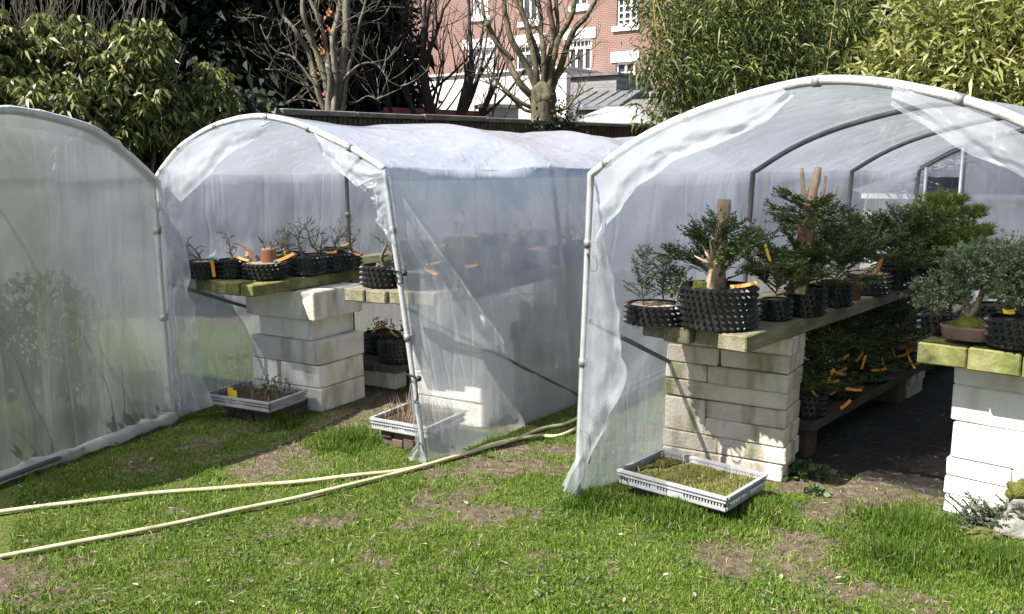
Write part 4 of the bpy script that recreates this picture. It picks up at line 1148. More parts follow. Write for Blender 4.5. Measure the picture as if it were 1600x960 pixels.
# right bench: juniper in a bowl
GR = 'pots on the mossy right bench'
def juniper(root, blobs, seed, m='leaf_juniper', L_=.017, W_=.0085, per=1700):
    rs = np.random.default_rng(seed)
    P, D = [], []
    for c, r_, sq in blobs:
        k = int(per * (r_ / .1) ** 2)
        nsp = max(6, k // 26)
        d = rs.normal(size=(nsp, 3)); d = unit(d); d[:, 2] = d[:, 2] * sq + .15
        rad = r_ * rs.random(nsp) ** .4
        base = np.array(c) + d * rad[:, None] * np.array([1, 1, .8])
        for b_, dd in zip(base, d):
            t = rs.random(26)[:, None] ** .8
            ax = dd * .8 + rs.normal(0, .35, 3) + np.array([0, 0, .25])
            P.append(b_ + ax * t * .055 + rs.normal(0, .006, (26, 3))); D.append(ax + rs.normal(0, .55, (26, 3)))
    o = leaves('foliage', np.concatenate(P), np.concatenate(D), L_ * RNG.uniform(.7, 1.2, sum(len(x) for x in P)), W_, MATS[m], root, 0); o['kind'] = 'stuff'
    return o
r = thing('bonsai_juniper', 'blue green juniper bonsai on a mossy mound in a brown bowl', 'bonsai', b3(1513, 536), RZ3, None)
mb = MB()
nseg = 40; rows = []
for (s, z) in ((.0, .012), (.86, .012), (.90, .004), (.93, .008), (1.0, .050), (1.03, .056), (1.03, .066), (.97, .066), (.93, .05)):
    for k in range(nseg):
        a = 2 * PI * k / nseg
        rows.append((.115 * s * math.copysign(abs(math.cos(a)) ** .8, math.cos(a)), .085 * s * math.copysign(abs(math.sin(a)) ** .8, math.sin(a)), z))
mb.add(rows, [(i * nseg + k, i * nseg + (k + 1) % nseg, (i + 1) * nseg + (k + 1) % nseg, (i + 1) * nseg + k) for i in range(8) for k in range(nseg)])
mb.build('bowl', MATS['clay'], r, True)
mb = MB(); vs = [(0, 0, .115)]
for q, z in ((.3, .105), (.6, .082), (.95, .058)):
    vs += [(.112 * q * math.cos(2 * PI * k / 28) , .082 * q * math.sin(2 * PI * k / 28), z + .008 * nz(q * 9, k * .7)) for k in range(28)]
mb.add(vs, [(0, 1 + k, 1 + (k + 1) % 28) for k in range(28)] + [(1 + i * 28 + k, 1 + (i + 1) * 28 + k, 1 + (i + 1) * 28 + (k + 1) % 28, 1 + i * 28 + (k + 1) % 28) for i in range(2) for k in range(28)])
mb.build('moss_mound', MATS['moss'], r, True)
stump(r, [(.0, .0, .09), (-.015, 0, .14), (-.035, 0, .19), (-.05, 0, .24)], [.020, .016, .013, .010], cap=None, m='bare_bark', seed=2)
stump(r, [(.0, .0, .10), (.02, 0, .15), (.035, 0, .20), (.05, .0, .27)], [.017, .015, .012, .008], 'second_trunk', cap=None, m='bare_bark', seed=3)
juniper(r, [((-.15, 0, .17), .08, .6), ((-.10, 0, .20), .10, .6), ((.03, .02, .30), .12, .7), ((.12, .0, .27), .11, .7), ((-.02, .0, .34), .08, .8), ((.11, .02, .35), .10, .8), ((.20, .02, .20), .10, .6), ((-.06, .02, .27), .09, .7), ((.23, .02, .31), .10, .7), ((.17, .02, .39), .06, .8)], 41)
for k, (px, py, R_, H_, lab) in enumerate(((1464, 522, .075, .085, 'empty looking studded pot peeping out left of the clay bowl'), (1590, 546, .12, .12, 'studded pot cut by the photo edge beside the clay bowl'), (1555, 515, .10, .11, 'studded pot directly behind the clay bowl'))):
    r = potted('potted_juniper', lab, b3(px, py), R_, H_, 0, GR)
    if k: juniper(r, [((.0, 0, H_ + .09), .11, .7), ((.08, .05, H_ + .14), .10, .7)], 50 + k)
    if k == 1: stake_tag(r, (-.11, -.06, .16), (1, .1, .0), .05, .02, 'tag_yellow', False)
for k, (u, v) in enumerate(((1.50, 1.9), (1.75, 2.5), (1.5, 3.1))):
    r = potted('potted_juniper', ['grey green juniper behind the clay bowl, nearest of that back row', 'grey green juniper in the middle of the row behind the clay bowl', 'grey green juniper at the far end of the right bench'][k], f3(u, v, ZB3), .12, .13, 0, GR)
    juniper(r, [((0, 0, .22), .11, .7), ((.05, .05, .27), .09, .8), ((-.08, 0, .19), .09, .6)], 60 + k)
    stake_tag(r, (-.10, -.08, .14), (-1, .2, .1), .06, .02, 'tag_orange', True)
r = potted('potted_pine', 'dark pine pad reaching in at the right edge, high above the bowl', f3(1.86, 1.35, ZB3), .12, .15, 0, GR)
stump(r, [(0, 0, .14), (.03, .02, .35), (.0, 0, .62)], [.03, .024, .012], cap=None, m='tree_bark', seed=12)
pine(r, [((-.16, .02, .50), .10, .05, 26), ((-.13, .0, .60), .09, .05, 22), ((.05, 0, .66), .14, .06, 40)], 33, .045)
mb = MB(); mb.tube([(0, 0, .45), (-.08, .01, .48), (-.18, .02, .50)], [.012, .009, .004], 6); mb.build('branch', MATS['bare_bark'], r, True)

# shelf under the yew bench
GS = 'seedlings on the big tunnel low shelf'
SH3 = ['seedling yew on the low shelf at the front, half under the bench', 'seedling yew second along the front edge of the low shelf', 'seedling yew third along the front edge of the low shelf', 'seedling yew fourth along the front edge of the low shelf', 'seedling yew at the shadowy far end of the low shelf',
       'front seedling yew in the back row of the low shelf', 'middle seedling yew in the back row of the low shelf', 'last seedling yew in the back row of the low shelf']
for k in range(8):
    u = .50 if k < 5 else .22
    v = 1.42 + .52 * (k if k < 5 else (k - 5) * 1.4)
    r = potted('potted_seedling', SH3[k], f3(u, v, .223), .11, .12, 0, GS)
    yew_foliage(r, .08, .42, .38 if k < 5 else .30, 24, 140 + k, dens=.9, flat=.35)
    for q in range(6):
        stake_tag(r, (random.uniform(-.12, .22), random.uniform(-.24, .05), random.uniform(.08, .32)), (random.uniform(-1, 1), -.3, random.uniform(-.5, .9)), .085, .016, 'tag_orange', q == 0)

# ------------------------------------------------------------------ bare trees in the middle tunnel
GB = 'leafless trees on the narrow tunnel benches'
def bare(label, p, R, H, hgt, seed, soil='potting_soil', tags=1, thick=.010, kids=3, lean=(0, 0), depth=3, group=GB):
    random.seed(seed)
    r = potted('bare_bonsai', label, p, R, H, 0, group, soil)
    mb = MB()
    base = Vector((random.uniform(-.02, .02), random.uniform(-.02, .02), H * .8))
    d = Vector((lean[0] + random.gauss(0, .12), lean[1] + random.gauss(0, .12), 1)).normalized()
    pts = [base]; rad = [thick]
    for k in range(5):
        d = (d + Vector((random.gauss(0, .28), random.gauss(0, .2), .1))).normalized()
        pts.append(pts[-1] + d * hgt / 5); rad.append(thick * (1 - .14 * (k + 1)))
    mb.tube(spline(pts, 3), list(np.interp(np.linspace(0, 1, 16), np.linspace(0, 1, 6), rad)), 8, False)
    mb.build('trunk', MATS['bare_bark'], r, True)
    mb = MB()
    for k in range(1, 6):
        for _ in range(max(1, kids - 1)):
            a = random.random() * 2 * PI
            grow(mb, pts[k], (math.cos(a), math.sin(a), random.uniform(.0, .8)), hgt * random.uniform(.22, .40), rad[k] * .62, depth - 2, .6, 3, .45, None, 5, .12, .62, 4, .5, .002)
    mb.build('branches', MATS['bare_bark'], r, True)
    for q in range(tags):
        a = random.uniform(-2.4, -.4)
        stake_tag(r, (R * .7 * math.cos(a), R * .7 * math.sin(a), H + .015), (math.cos(a) + .3, math.sin(a), random.uniform(-.3, .4)), .10, .017, 'tag_orange', random.random() < .7)
    return r
def b2(px, py, R=.11, z=ZB2): return front(px, py, z, R)
r = bare('gnarled leafless tree leaning left in the corner pot', b2(318, 437, .10), .105, .11, .17, 201, 'bark_chip', 0, .012, 2, (.15, 0))
stake_tag(r, (.10, -.12, .13), (.15, -.15, -1), .11, .02, 'tag_orange', True)
bare('leafless tree with tiered fine twigs in the pot behind the stump', f2(.44, .82, ZB2), .11, .12, .25, 202, 'potting_soil', 0, .009, 4)
r = potted('stump_pot', 'shallow pot of pale chips holding a copper brown stump', b2(414, 438, .12), .125, .10, 0, GB, 'bark_chip', fill=.95)
stump(r, [(.03, 0, .08), (.03, 0, .14), (.03, 0, .185)], [.048, .048, .046], m='terracotta', cap='cut_wood', n=16, rough=.05)
mb = MB(); random.seed(9); mb.tube(spline([(-.04, -.02, .09), (-.08, .0, .16), (-.15, .02, .21), (-.20, .03, .22)], 4), list(np.linspace(.013, .005, 13)), 8); mb.build('side_branch', MATS['terracotta'], r, True)
mb = MB()
for k in range(5): grow(mb, (.03 + .02 * math.cos(k * 1.3), .02 * math.sin(k * 1.3), .17), (math.cos(k * 1.3) * .7, math.sin(k * 1.3) * .7, 1), .08, .006, 1, .6, 3, .35, None, 5)
mb.build('branches', MATS['bare_bark'], r, True)
stake_tag(r, (.10, -.08, .115), (1, .1, .45), .12, .02, 'tag_orange', True)
bare('leafless forked tree in the pot right of the stump', b2(478, 431, .12), .115, .115, .22, 204, 'potting_soil', 1, .011, 3)
bare('leafless tree by the left post of the second hoop', b2(528, 425, .12), .12, .115, .22, 205, 'potting_soil', 1, .009, 3, (-.3, 0))
for k, v in enumerate((1.95, 2.45, 2.95, 3.5)):
    bare(['leafless tree just past the second hoop on the mossy bench', 'leafless tree well inside the narrow tunnel on the mossy bench', 'leafless tree deep inside the narrow tunnel on the mossy bench', 'leafless tree at the far end of the mossy bench'][k], f2(.33 + .05 * (k % 2), v, ZB2), .13, .12, .24, 210 + k, 'potting_soil', 1, .009, 3)
for k, (u, v) in enumerate(((.33, .48), (.20, .80), (.19, 1.25))):
    bare(['slim leafless tree wedged between the corner pot and the stump pot', 'leafless tree against the left film, nearer of two', 'leafless tree against the left film, farther of two'][k], b2(364, 436, .08) if k == 0 else f2(u, v, ZB2), .082 if k == 0 else .10, .12, .19, 220 + k, 'potting_soil', 1, .008, 3)
bare('pale kinked trunk in the front pot of the right hand narrow bench', f2(1.29, .47, ZB2), .115, .115, .20, 230, 'potting_soil', 1, .016, 2)
bare('two stemmed leafless tree in the pot touching the tunnel post', f2(1.54, .50, ZB2), .115, .10, .18, 231, 'potting_soil', 1, .014, 2)
for k, (u, v) in enumerate(((1.32, .78), (1.56, .84), (1.36, 1.18), (1.58, 1.30), (1.40, 1.7), (1.55, 2.1), (1.40, 2.6), (1.5, 3.1))):
    bare(['leafless tree behind the kinked trunk, left one of its row', 'blurred leafless tree behind film, first past the front post', 'blurred leafless tree behind film, second past the front post on the inner side', 'blurred leafless tree behind film, third along from the post', 'blurred leafless tree behind film short of the second hoop',
          'blurred leafless tree behind film just past the second hoop', 'blurred leafless tree behind film midway beyond the second hoop', 'blurred leafless tree behind film at the bench end'][k], f2(u, v, ZB2), .115, .115, .20, 240 + k, 'potting_soil', 1, .010, 3)
for k, (px, py, R_) in enumerate(((448, 428, .075), (500, 423, .08), (548, 421, .07), (345, 424, .07), (392, 421, .07), (440, 418, .07))):
    bare(['small leafless tree tucked right behind the stump pot', 'small leafless tree between the forked tree and the second hoop post', 'small leafless tree nearest the second hoop post', 'small leafless twig in the second row behind the corner pot', 'small leafless twig in the second row behind the slim tree', 'small leafless twig in the second row behind the copper stump'][k],
         b2(px, py, R_), R_, .105, .15, 260 + k, 'potting_soil', 1, .008, 3)
for k, (u, v) in enumerate(((1.42, .62), (1.24, .66), (1.68, .66))):
    bare(['small pot wedged behind the kinked trunk and the two stemmed tree', 'small pot at the inner edge behind the kinked trunk', 'small pot pressed to the film just past the front post'][k], f2(u, v, ZB2), .075, .105, .17, 270 + k, 'potting_soil', 1, .008, 2)
r_low = ['dark pot of cuttings at the front corner of the low narrow shelf', 'dark pot of cuttings second along the low narrow shelf', 'dark pot of cuttings third along the low narrow shelf', 'dark pot of cuttings at the far end of the low narrow shelf', 'dark pot of cuttings in the inner front row of the low narrow shelf', 'dark pot of cuttings in the inner middle of the low narrow shelf']
for k in range(6):
    u, v = (.66, 1.32 + .42 * k) if k < 4 else (.36, 1.5 + .6 * (k - 4))
    r = potted('cutting_pot', r_low[k], f2(u, v, .203), .13, .15, 0, 'pots on the narrow tunnel low shelf')
    kk = 130; P = np.stack([RNG.normal(0, .06, kk), RNG.normal(0, .06, kk), RNG.uniform(.13, .24, kk)], 1)
    o = leaves('foliage', P, RNG.normal(size=(kk, 3)), .035, .012, MATS['leaf_ivy'], r, .1); o['kind'] = 'stuff'
    for q in range(3): stake_tag(r, (random.uniform(-.1, .1), random.uniform(-.1, .1), .17), (random.uniform(-1, 1), random.uniform(-1, .2), random.uniform(-.1, .9)), .09, .017, 'tag_orange', q == 0)
# plants inside the closed tunnel
def leafy(name, label, p, h, w, n, m, cat='shrub', group=None, lsize=.06, lw=.03):
    r = thing(name, label, cat, p, 0, group)
    mb = MB(); tips = []; random.seed(int(n + h * 100))
    for k in range(5): grow(mb, (0, 0, 0), (random.gauss(0, .4), random.gauss(0, .4), 1), h * .6, .012, 2, .5, 3, .2, tips, 5, .2)
    mb.build('stems', MATS['bare_bark'], r, True)
    d = unit(RNG.normal(size=(n, 3))); rad = RNG.random(n) ** .35
    P = d * rad[:, None] * np.array([w, w, h * .42]) + np.array([0, 0, h * .58])
    P[:, 0] += .15 * w * np.sin(P[:, 2] * 9); P[:, 1] += .15 * w * np.sin(P[:, 0] * 11)
    o = leaves('foliage', P, d + RNG.normal(0, .6, (n, 3)), lsize * RNG.uniform(.7, 1.3, n), lw, MATS[m], r, .25); o['kind'] = 'stuff'
    return r
leafy('evergreen_shrub', 'dark mounded shrub blurred behind the grimy film, near the post', f1(-.42, .65), .95, .36, 2200, 'leaf_weedy')
leafy('evergreen_shrub', 'yellowish leafy shrub blurred behind the middle of the grimy film', f1(-1.0, .75), 1.4, .30, 2200, 'leaf_bamboo_pale')
leafy('evergreen_shrub', 'dark tall shrub blurred behind the grimy film at the photo edge', f1(-1.55, .8), 1.3, .36, 2200, 'leaf_weedy')

# ------------------------------------------------------------------ mossy rock and small plants
r = thing('mossy_rock', 'pale rock patched with yellow moss at the foot of the white pier', 'rock', gp(1588, 846), 0)
mb = MB(); mb.blob((.02, .02, .04), .095, 3, .6, 3, (1, .8, .8)); mb.build('rock', MATS['rock'], r, True)
mb = MB(); mb.blob((.05, .05, .15), .075, 8, .6, 3, (1, .8, .9)); mb.build('rock', MATS['rock'], r, True)
mb = MB(); mb.blob((.03, .04, .215), .06, 9, .5, 3, (1.1, .9, .7)); mb.build('moss_cushion', MATS['moss'], r, True)
mb = MB(); mb.blob((-.16, -.04, .01), .075, 6, .4, 3, (1.2, .9, .7)); mb.build('moss_cushion', MATS['moss'], r, True)
r = thing('trailing_shrub', 'wiry grey green shrub sprawling over the mossy rock', 'shrub', gp(1548, 832), 0)
random.seed(77); sh = []
mb = MB()
for k in range(60):
    a = random.uniform(0, 2 * PI); pts = shoot_pts((random.gauss(.03, .07), random.gauss(0, .06), .02), (math.cos(a) + .2, math.sin(a), random.uniform(.2, 1.0)), random.uniform(.10, .23), .5, 5)
    mb.tube(pts, .0025, 5, False); sh.append(pts)
    sh.append(shoot_pts(pts[3], (random.gauss(0, 1), random.gauss(0, 1), .5), .07, .3, 4))
mb.build('stems', MATS['bare_bark'], r, True)
o = needles('foliage', sh, .020, .010, MATS['leaf_trailing'], r, gap=.005); o['kind'] = 'stuff'
def weed(label, p, n, sz, spread, m='weed'):
    r = thing('weed', label, 'weed', p, 0, 'broad leaved weeds on the lawn')
    P = np.stack([RNG.normal(0, spread * .35, n), RNG.normal(0, spread * .35, n), RNG.uniform(.005, sz, n)], 1)
    D = P * np.array([1, 1, 0]) + RNG.normal(0, .03, (n, 3)); D[:, 2] = np.abs(RNG.normal(.03, .03, n))
    leaves('leaves', P, D, sz * RNG.uniform(.7, 1.3, n), sz * .7, MATS[m], r, .1)['kind'] = 'stuff'
weed('dark leaved weed clump at the right foot of the algae streaked pier', gp(1262, 745), 90, .05, .14)
weed('pale leaved weeds in the corner below the mossy rock', gp(1545, 880), 90, .032, .22)
weed('little weed rosette at the bare path in front of the big tunnel', gp(1275, 775), 30, .04, .06)
# fallen leaves
leaf_me = None
spots = [(41, 848), (148, 865), (212, 920), (326, 912), (362, 945), (376, 868), (393, 912), (343, 767), (205, 728), (305, 692), (237, 722), (310, 948), (412, 952), (540, 878), (663, 855), (728, 792), (750, 855), (900, 880), (970, 840), (1040, 905), (1125, 865), (975, 945), (1220, 905), (790, 925), (620, 940), (480, 700), (520, 880), (1085, 935), (1310, 905), (450, 905)]
for i, (px, py) in enumerate(spots):
    p = gp(px, py)
    if leaf_me is None:
        mb = MB()
        out_ = [(-.5, 0), (-.25, .2), (.05, .24), (.3, .15), (.5, 0), (.3, -.15), (.05, -.24), (-.25, -.2)]
        vs = [(x, 0, .12 * x * x) for x in np.linspace(-.5, .5, 5)] + [(x, y, .25 * abs(y) + .12 * x * x + .04 * math.sin(9 * x)) for x, y in out_]
        mb.add(vs, [(0, 1, 6, 5), (1, 2, 7, 6), (2, 3, 8, 7), (3, 4, 9, 8), (0, 12, 1), (1, 12, 11, 2), (2, 11, 10, 3), (3, 10, 9, 4)])
        o = mb.build('fallen_leaf', MATS['dry_leaf']); leaf_me = o.data
    else:
        o = bpy.data.objects.new('fallen_leaf', leaf_me); link(o)
    s = random.uniform(.016, .034)
    o.scale = (s, s, s); o.location = (p.x, p.y, height(p.x, p.y) + .014)
    o.rotation_euler = (random.uniform(-.5, .5), random.uniform(-.5, .5), random.uniform(0, 6.3))
    tag(o, 'small pale fallen leaf lying on the lawn', 'leaf', 'fallen leaves on the lawn')

# ------------------------------------------------------------------ garden wall
WA, WD = Vector((-3.0, 11.4, 0)), Vector((5.33, 4.2, 0)).normalized()
WH = 2.30
def wl(s, o=0.0, z=0.0):
    """point on the wall line: s along it, o toward the camera"""
    return WA + WD * s + Vector((WD.y, -WD.x, 0)) * o + Vector((0, 0, z))
RZW = math.atan2(WD.y, WD.x)
w = thing('garden_wall', 'old dark brick garden wall with worn coping behind the tunnels', 'wall', wl(-6), RZW)
w['kind'] = 'thing'
mb = MB(); mb.box(0, 30, 0, .24, 0, WH - .29); mb.build('wall_body', MATS['wall_brick'], w)
random.seed(3)
soldier = MB(); x = .0
while x < 30:
    soldier.bevbox(x, x + .062, random.uniform(-.012, .004), .235, WH - .29, WH - .075 + random.uniform(-.006, .004), .006)
    x += .075
o = soldier.build('soldier_bricks', MATS['wall_brick'], w); o['kind'] = 'stuff'
courses = MB()
for j in range(5):
    x = -.11 * (j % 2)
    while x < 30:
        courses.bevbox(x, x + .21, -.008 + random.uniform(-.005, .004), .02, WH - .295 - .075 * (j + 1), WH - .305 - .075 * j, .004)
        x += .222
o = courses.build('wall_bricks', MATS['wall_brick'], w); o['kind'] = 'stuff'
x = 0
while x < 30:
    ln = random.uniform(.85, 1.15)
    mb = MB(); mb.bevbox(x + .004, x + ln - .004, -.055 + random.uniform(-.012, .012), .30, WH - .07, WH + random.uniform(-.012, .012), .012, .004); mb.build('coping_slab', MATS['coping'], w)
    x += ln

# ------------------------------------------------------------------ houses behind
def facade(root, W_, H_, openings, m, depth=.18, name='wall', x0=0.0, z0=0.0, thick=None):
    """front at local y=0 with real openings (x0,x1,z0,z1)"""
    xs = sorted({x0, W_} | {v for o in openings for v in o[:2]}); zs = sorted({z0, H_} | {v for o in openings for v in o[2:4]})
    mb = MB()
    for a, b in zip(xs, xs[1:]):
        for c, d in zip(zs, zs[1:]):
            if any(o[0] <= a + 1e-6 and b <= o[1] + 1e-6 and o[2] <= c + 1e-6 and d <= o[3] + 1e-6 for o in openings): continue
            mb.add([(a, 0, c), (b, 0, c), (b, 0, d), (a, 0, d)], [(0, 1, 2, 3)])
    for (a, b, c, d) in [o[:4] for o in openings]:
        e = depth
        mb.add([(a, 0, c), (b, 0, c), (b, 0, d), (a, 0, d), (a, e, c), (b, e, c), (b, e, d), (a, e, d)], [(0, 4, 5, 1), (1, 5, 6, 2), (2, 6, 7, 3), (3, 7, 4, 0)])
    if thick:
        mb.add([(x0, 0, z0), (x0, thick, z0), (x0, thick, H_), (x0, 0, H_), (W_, 0, z0), (W_, thick, z0), (W_, thick, H_), (W_, 0, H_)], [(0, 3, 2, 1), (4, 5, 6, 7), (1, 2, 6, 5), (3, 7, 6, 2)])
    return mb.build(name, m, root)
def window(root, a, b, c, d, cols=2, rows=1, top=0.0, curtain='curtain_dark', surround=.20, depth=.12, bar=.085):
    """white timber window set back in its opening, with panes as sub-parts"""
    mb = MB(); y0, y1 = depth - .05, depth
    mb.box(a, a + bar, y0, y1, c, d); mb.box(b - bar, b, y0, y1, c, d); mb.box(a + bar, b - bar, y0, y1, c, c + bar * 1.3); mb.box(a + bar, b - bar, y0, y1, d - bar, d)
    zt = d - bar - (d - c) * top
    if top: mb.box(a + bar, b - bar, y0 - .004, y1, zt - bar * .6, zt + bar * .6)
    for k in range(1, cols):
        x = a + (b - a) * k / cols
        mb.box(x - bar * .55, x + bar * .55, y0 + .003, y1, c + bar, zt)
    for k in range(1, rows):
        z = c + (zt - c) * k / rows
        mb.box(a + bar, b - bar, y0 + .006, y1, z - bar * .35, z + bar * .35)
    if top:
        for k in range(1, cols * 2):
            x = a + (b - a) * k / (cols * 2); mb.box(x - .015, x + .015, y0 + .008, y1, zt, d - bar)
    w_ = mb.build('window', MATS['white_paint'], root)
    mb = MB(); mb.box(a, b, depth + .01, depth + .02, c, d); mb.build('pane', MATS[curtain], w_)
    mb = MB(); mb.box(a - surround, b + surround, -.05, .0, d, d + surround * 2.0); mb.build('lintel', MATS['stone_white'], w_)
    mb = MB(); mb.box(a - surround * .8, b + surround * .8, -.09, .0, c - surround, c); mb.build('sill', MATS['stone_white'], w_)
    return w_
HD = Vector((.84, -.54, 0)).normalized(); HN = Vector((-HD.y, HD.x, 0))
HP = at(640, 180, 42.0); HP.z = 0
RZH = math.atan2(HD.y, HD.x)
house = thing('brick_house', 'red brick house with tall white windows behind the garden wall', 'house', HP, RZH)
def hxz(px, py):
    q = onpl(px, py, HP, HN); return (q - HP).dot(HD), q.z
def rect(x0, y0, x1, y1):
    a, z1_ = hxz(x0, y0); b, _ = hxz(x1, y0); _, z0_ = hxz((x0 + x1) / 2, y1); _, z1_ = hxz((x0 + x1) / 2, y0)
    return [a, b, z0_, z1_]
WIN = [(rect(729, 76, 772, 124), 3, 1, .2, 'net_curtain'), (rect(888, 61, 924, 112), 3, 1, .2, 'curtain_dark'), (rect(964, -6, 996, 40), 3, 4, 0, 'curtain_dark'), (rect(962, 97, 992, 126), 2, 2, 0, 'curtain_dark'),
       (rect(737, -30, 762, 26), 2, 1, 0, 'net_curtain'), (rect(895, -40, 918, 10), 2, 1, 0, 'curtain_dark'), (rect(815, -20, 840, 34), 2, 1, 0, 'curtain_dark'), (rect(806, 70, 846, 118), 3, 1, .2, 'curtain_dark'), (rect(625, 95, 655, 130), 2, 1, 0, 'curtain_dark')]
xR = hxz(1075, 100)[0]; xL = hxz(612, 100)[0]
facade(house, xR, 12.0, [w_[0] for w_ in WIN], MATS['house_brick'], x0=xL, thick=7)
for rc, cols, rows, top, cur in WIN: window(house, *rc, cols, rows, top, cur)
mb = MB(); mb.add([(xL - .3, -.4, 12), (xR + .3, -.4, 12), (xR + .3, 7.4, 12), (xL - .3, 7.4, 12), (xL - .3, 3.5, 15), (xR + .3, 3.5, 15)], [(0, 1, 5, 4), (2, 3, 4, 5), (1, 2, 5), (3, 0, 4), (0, 3, 2, 1)]); mb.build('roof', MATS['roof_tile'], house)
# white rendered plinth storey and small things in front of the house
def slab_house(name, label, px0, px1, y, ptop, pbot, depth, m, cat='outbuilding', roof=None, rz=RZH, pitch=0.0, over=.12):
    a = at(px0, 200, y); a.z = 0
    W_ = (at(px1, 200, y).x - a.x) / math.cos(rz) * .93
    zt = at(px0, ptop, y).z
    r = thing(name, label, cat, a, rz)
    mb = MB(); mb.box(0, W_, 0, depth, 0, zt); mb.build('wall', MATS[m], r)
    if roof:
        mb = MB(); mb.add([(-over, -over, zt + .01), (W_ + over, -over, zt + .01), (W_ + over, depth, zt + .01 + pitch), (-over, depth, zt + .01 + pitch), (-over, -over, zt + .09), (W_ + over, -over, zt + .09), (W_ + over, depth, zt + .09 + pitch), (-over, depth, zt + .09 + pitch)],
                          [(0, 3, 2, 1), (4, 5, 6, 7), (0, 1, 5, 4), (1, 2, 6, 5), (2, 3, 7, 6), (3, 0, 4, 7)]); mb.build('roof', MATS[roof], r)
    return r, W_, zt
ext, We, ze = slab_house('rendered_extension', 'white rendered ground floor extension below the brick house', 668, 892, 36.5, 122, 180, 3.2, 'render_white', roof='stone_white')
for (fx, fz) in ((.30, .50), (.62, .50)):
    a = We * fx; window(ext, a, a + .5, ze * fz, ze * fz + .35, 1, 1, 0, 'curtain_dark', .04, -.02)
slab_house('lean_to', 'grey brick lean-to with a slate coloured coping beside the white extension', 891, 962, 31.0, 122, 180, 3.0, 'grey_brick', roof='slate')
r, W_, zt = slab_house('glass_lean_to', 'low outhouse with ribbed slate roof in front of the grey brick lean-to', 900, 965, 27.5, 172, 180, 1.6, 'grey_brick', roof='slate', pitch=.55)
for k in range(5):
    mb = MB(); x = -.1 + (W_ + .2) * k / 4; mb.tube([(x, -.10, zt + .10), (x, 1.55, zt + .11 + .55)], .022, 6); mb.build('roof_rib', MATS['slate'], r)
r, W_, zt = slab_house('side_wing', 'grey brick side wing with a slate roof by the bamboo', 955, 1060, 29.5, 150, 180, 3, 'grey_brick', roof='slate')
# hipped shed roof just behind the wall
p = at(955, 190, 20.0); p.z = 0
sh_ = thing('hipped_shed', 'small shed with grey hipped roof just above the wall coping', 'shed', p, -.35)
mb = MB(); mb.box(-.95, .95, 0, 1.6, 0, 2.50); mb.build('wall', MATS['render_white'], sh_)
mb = MB(); mb.add([(-1.1, -.15, 2.48), (1.1, -.15, 2.48), (1.1, 1.75, 2.48), (-1.1, 1.75, 2.48), (-.35, .8, 2.92), (.35, .8, 2.92)], [(0, 1, 5, 4), (1, 2, 5), (2, 3, 4, 5), (3, 0, 4), (0, 3, 2, 1)]); mb.build('roof', MATS['zinc'], sh_)
# red sheet roof edge behind the wall
p = at(600, 178, 19.5); q = at(755, 178, 21.0)
d = q - p; rz_ = math.atan2(d.y, d.x)
rs_ = thing('red_shed', 'long low shed edged with a red board peeping over the wall', 'shed', (p.x, p.y, 0), rz_)
ln = math.hypot(d.x, d.y)
mb = MB(); mb.box(.05, ln - .05, .05, 2.0, 0, p.z - .03); mb.build('wall', MATS['dark_brick'], rs_)
mb = MB(); mb.box(0, ln, 0, .04, p.z - .05, p.z + .14); mb.build('fascia', MATS['red_sheet'], rs_)
mb = MB(); mb.box(-.05, ln + .05, .045, 2.1, p.z + .02, p.z + .06); mb.build('roof', MATS['slate'], rs_)
p = at(782, 176, 20.5)
ch = thing('chimney_stub', 'short pale chimney with a dark cap right of the red board', 'chimney', (p.x, p.y, 0), .2)
mb = MB(); mb.box(-.42, .42, 0, .5, 0, p.z + .10); mb.build('stack', MATS['render_white'], ch); mb = MB(); mb.box(-.5, .5, -.06, .56, p.z + .10, p.z + .18); mb.build('cap', MATS['slate'], ch)
# orange brick house at the left
HP2 = at(560, 180, 52.0); HP2.z = 0
h2 = thing('orange_house', 'orange brick house glimpsed between the bare trees', 'house', HP2, -.35)
f2w = [(3.4, 4.6, 6.6, 8.4), (1.0, 2.2, 6.6, 8.4), (3.4, 4.6, 2.4, 4.4)]
facade(h2, 7.0, 11.5, f2w, MATS['roof_tile'], x0=-4, thick=7)
for rc in f2w: window(h2, *rc, 2, 1, 0, 'curtain_dark')
mb = MB(); mb.add([(-4.3, -.4, 11.5), (7.3, -.4, 11.5), (7.3, 7.4, 11.5), (-4.3, 7.4, 11.5), (-4.3, 3.5, 15), (7.3, 3.5, 15)], [(0, 1, 5, 4), (2, 3, 4, 5), (1, 2, 5), (3, 0, 4), (0, 3, 2, 1)]); mb.build('roof', MATS['slate'], h2)
# dark roofed shed seen through the far end of the big tunnel
p = at(1512, 300, 10.4); p.z = 0
s2 = thing('garden_shed', 'low cream shed with dark roof framed by the far tunnel doorway', 'shed', p, -.30)
mb = MB(); mb.box(-1.0, 1.6, 0, 1.6, 0, 1.27); mb.build('wall', MATS['stone_white'], s2)
mb = MB(); mb.add([(-1.15, -.2, 1.26), (1.75, -.2, 1.26), (1.75, 1.8, 1.26), (-1.15, 1.8, 1.26), (.0, .8, 1.72), (.6, .8, 1.72)], [(0, 1, 5, 4), (1, 2, 5), (2, 3, 4, 5), (3, 0, 4), (0, 3, 2, 1)]); mb.build('roof', MATS['slate'], s2)
mb = MB(); mb.box(-1.17, 1.77, -.23, -.205, 1.21, 1.27); mb.build('gutter', MATS['white_paint'], s2)

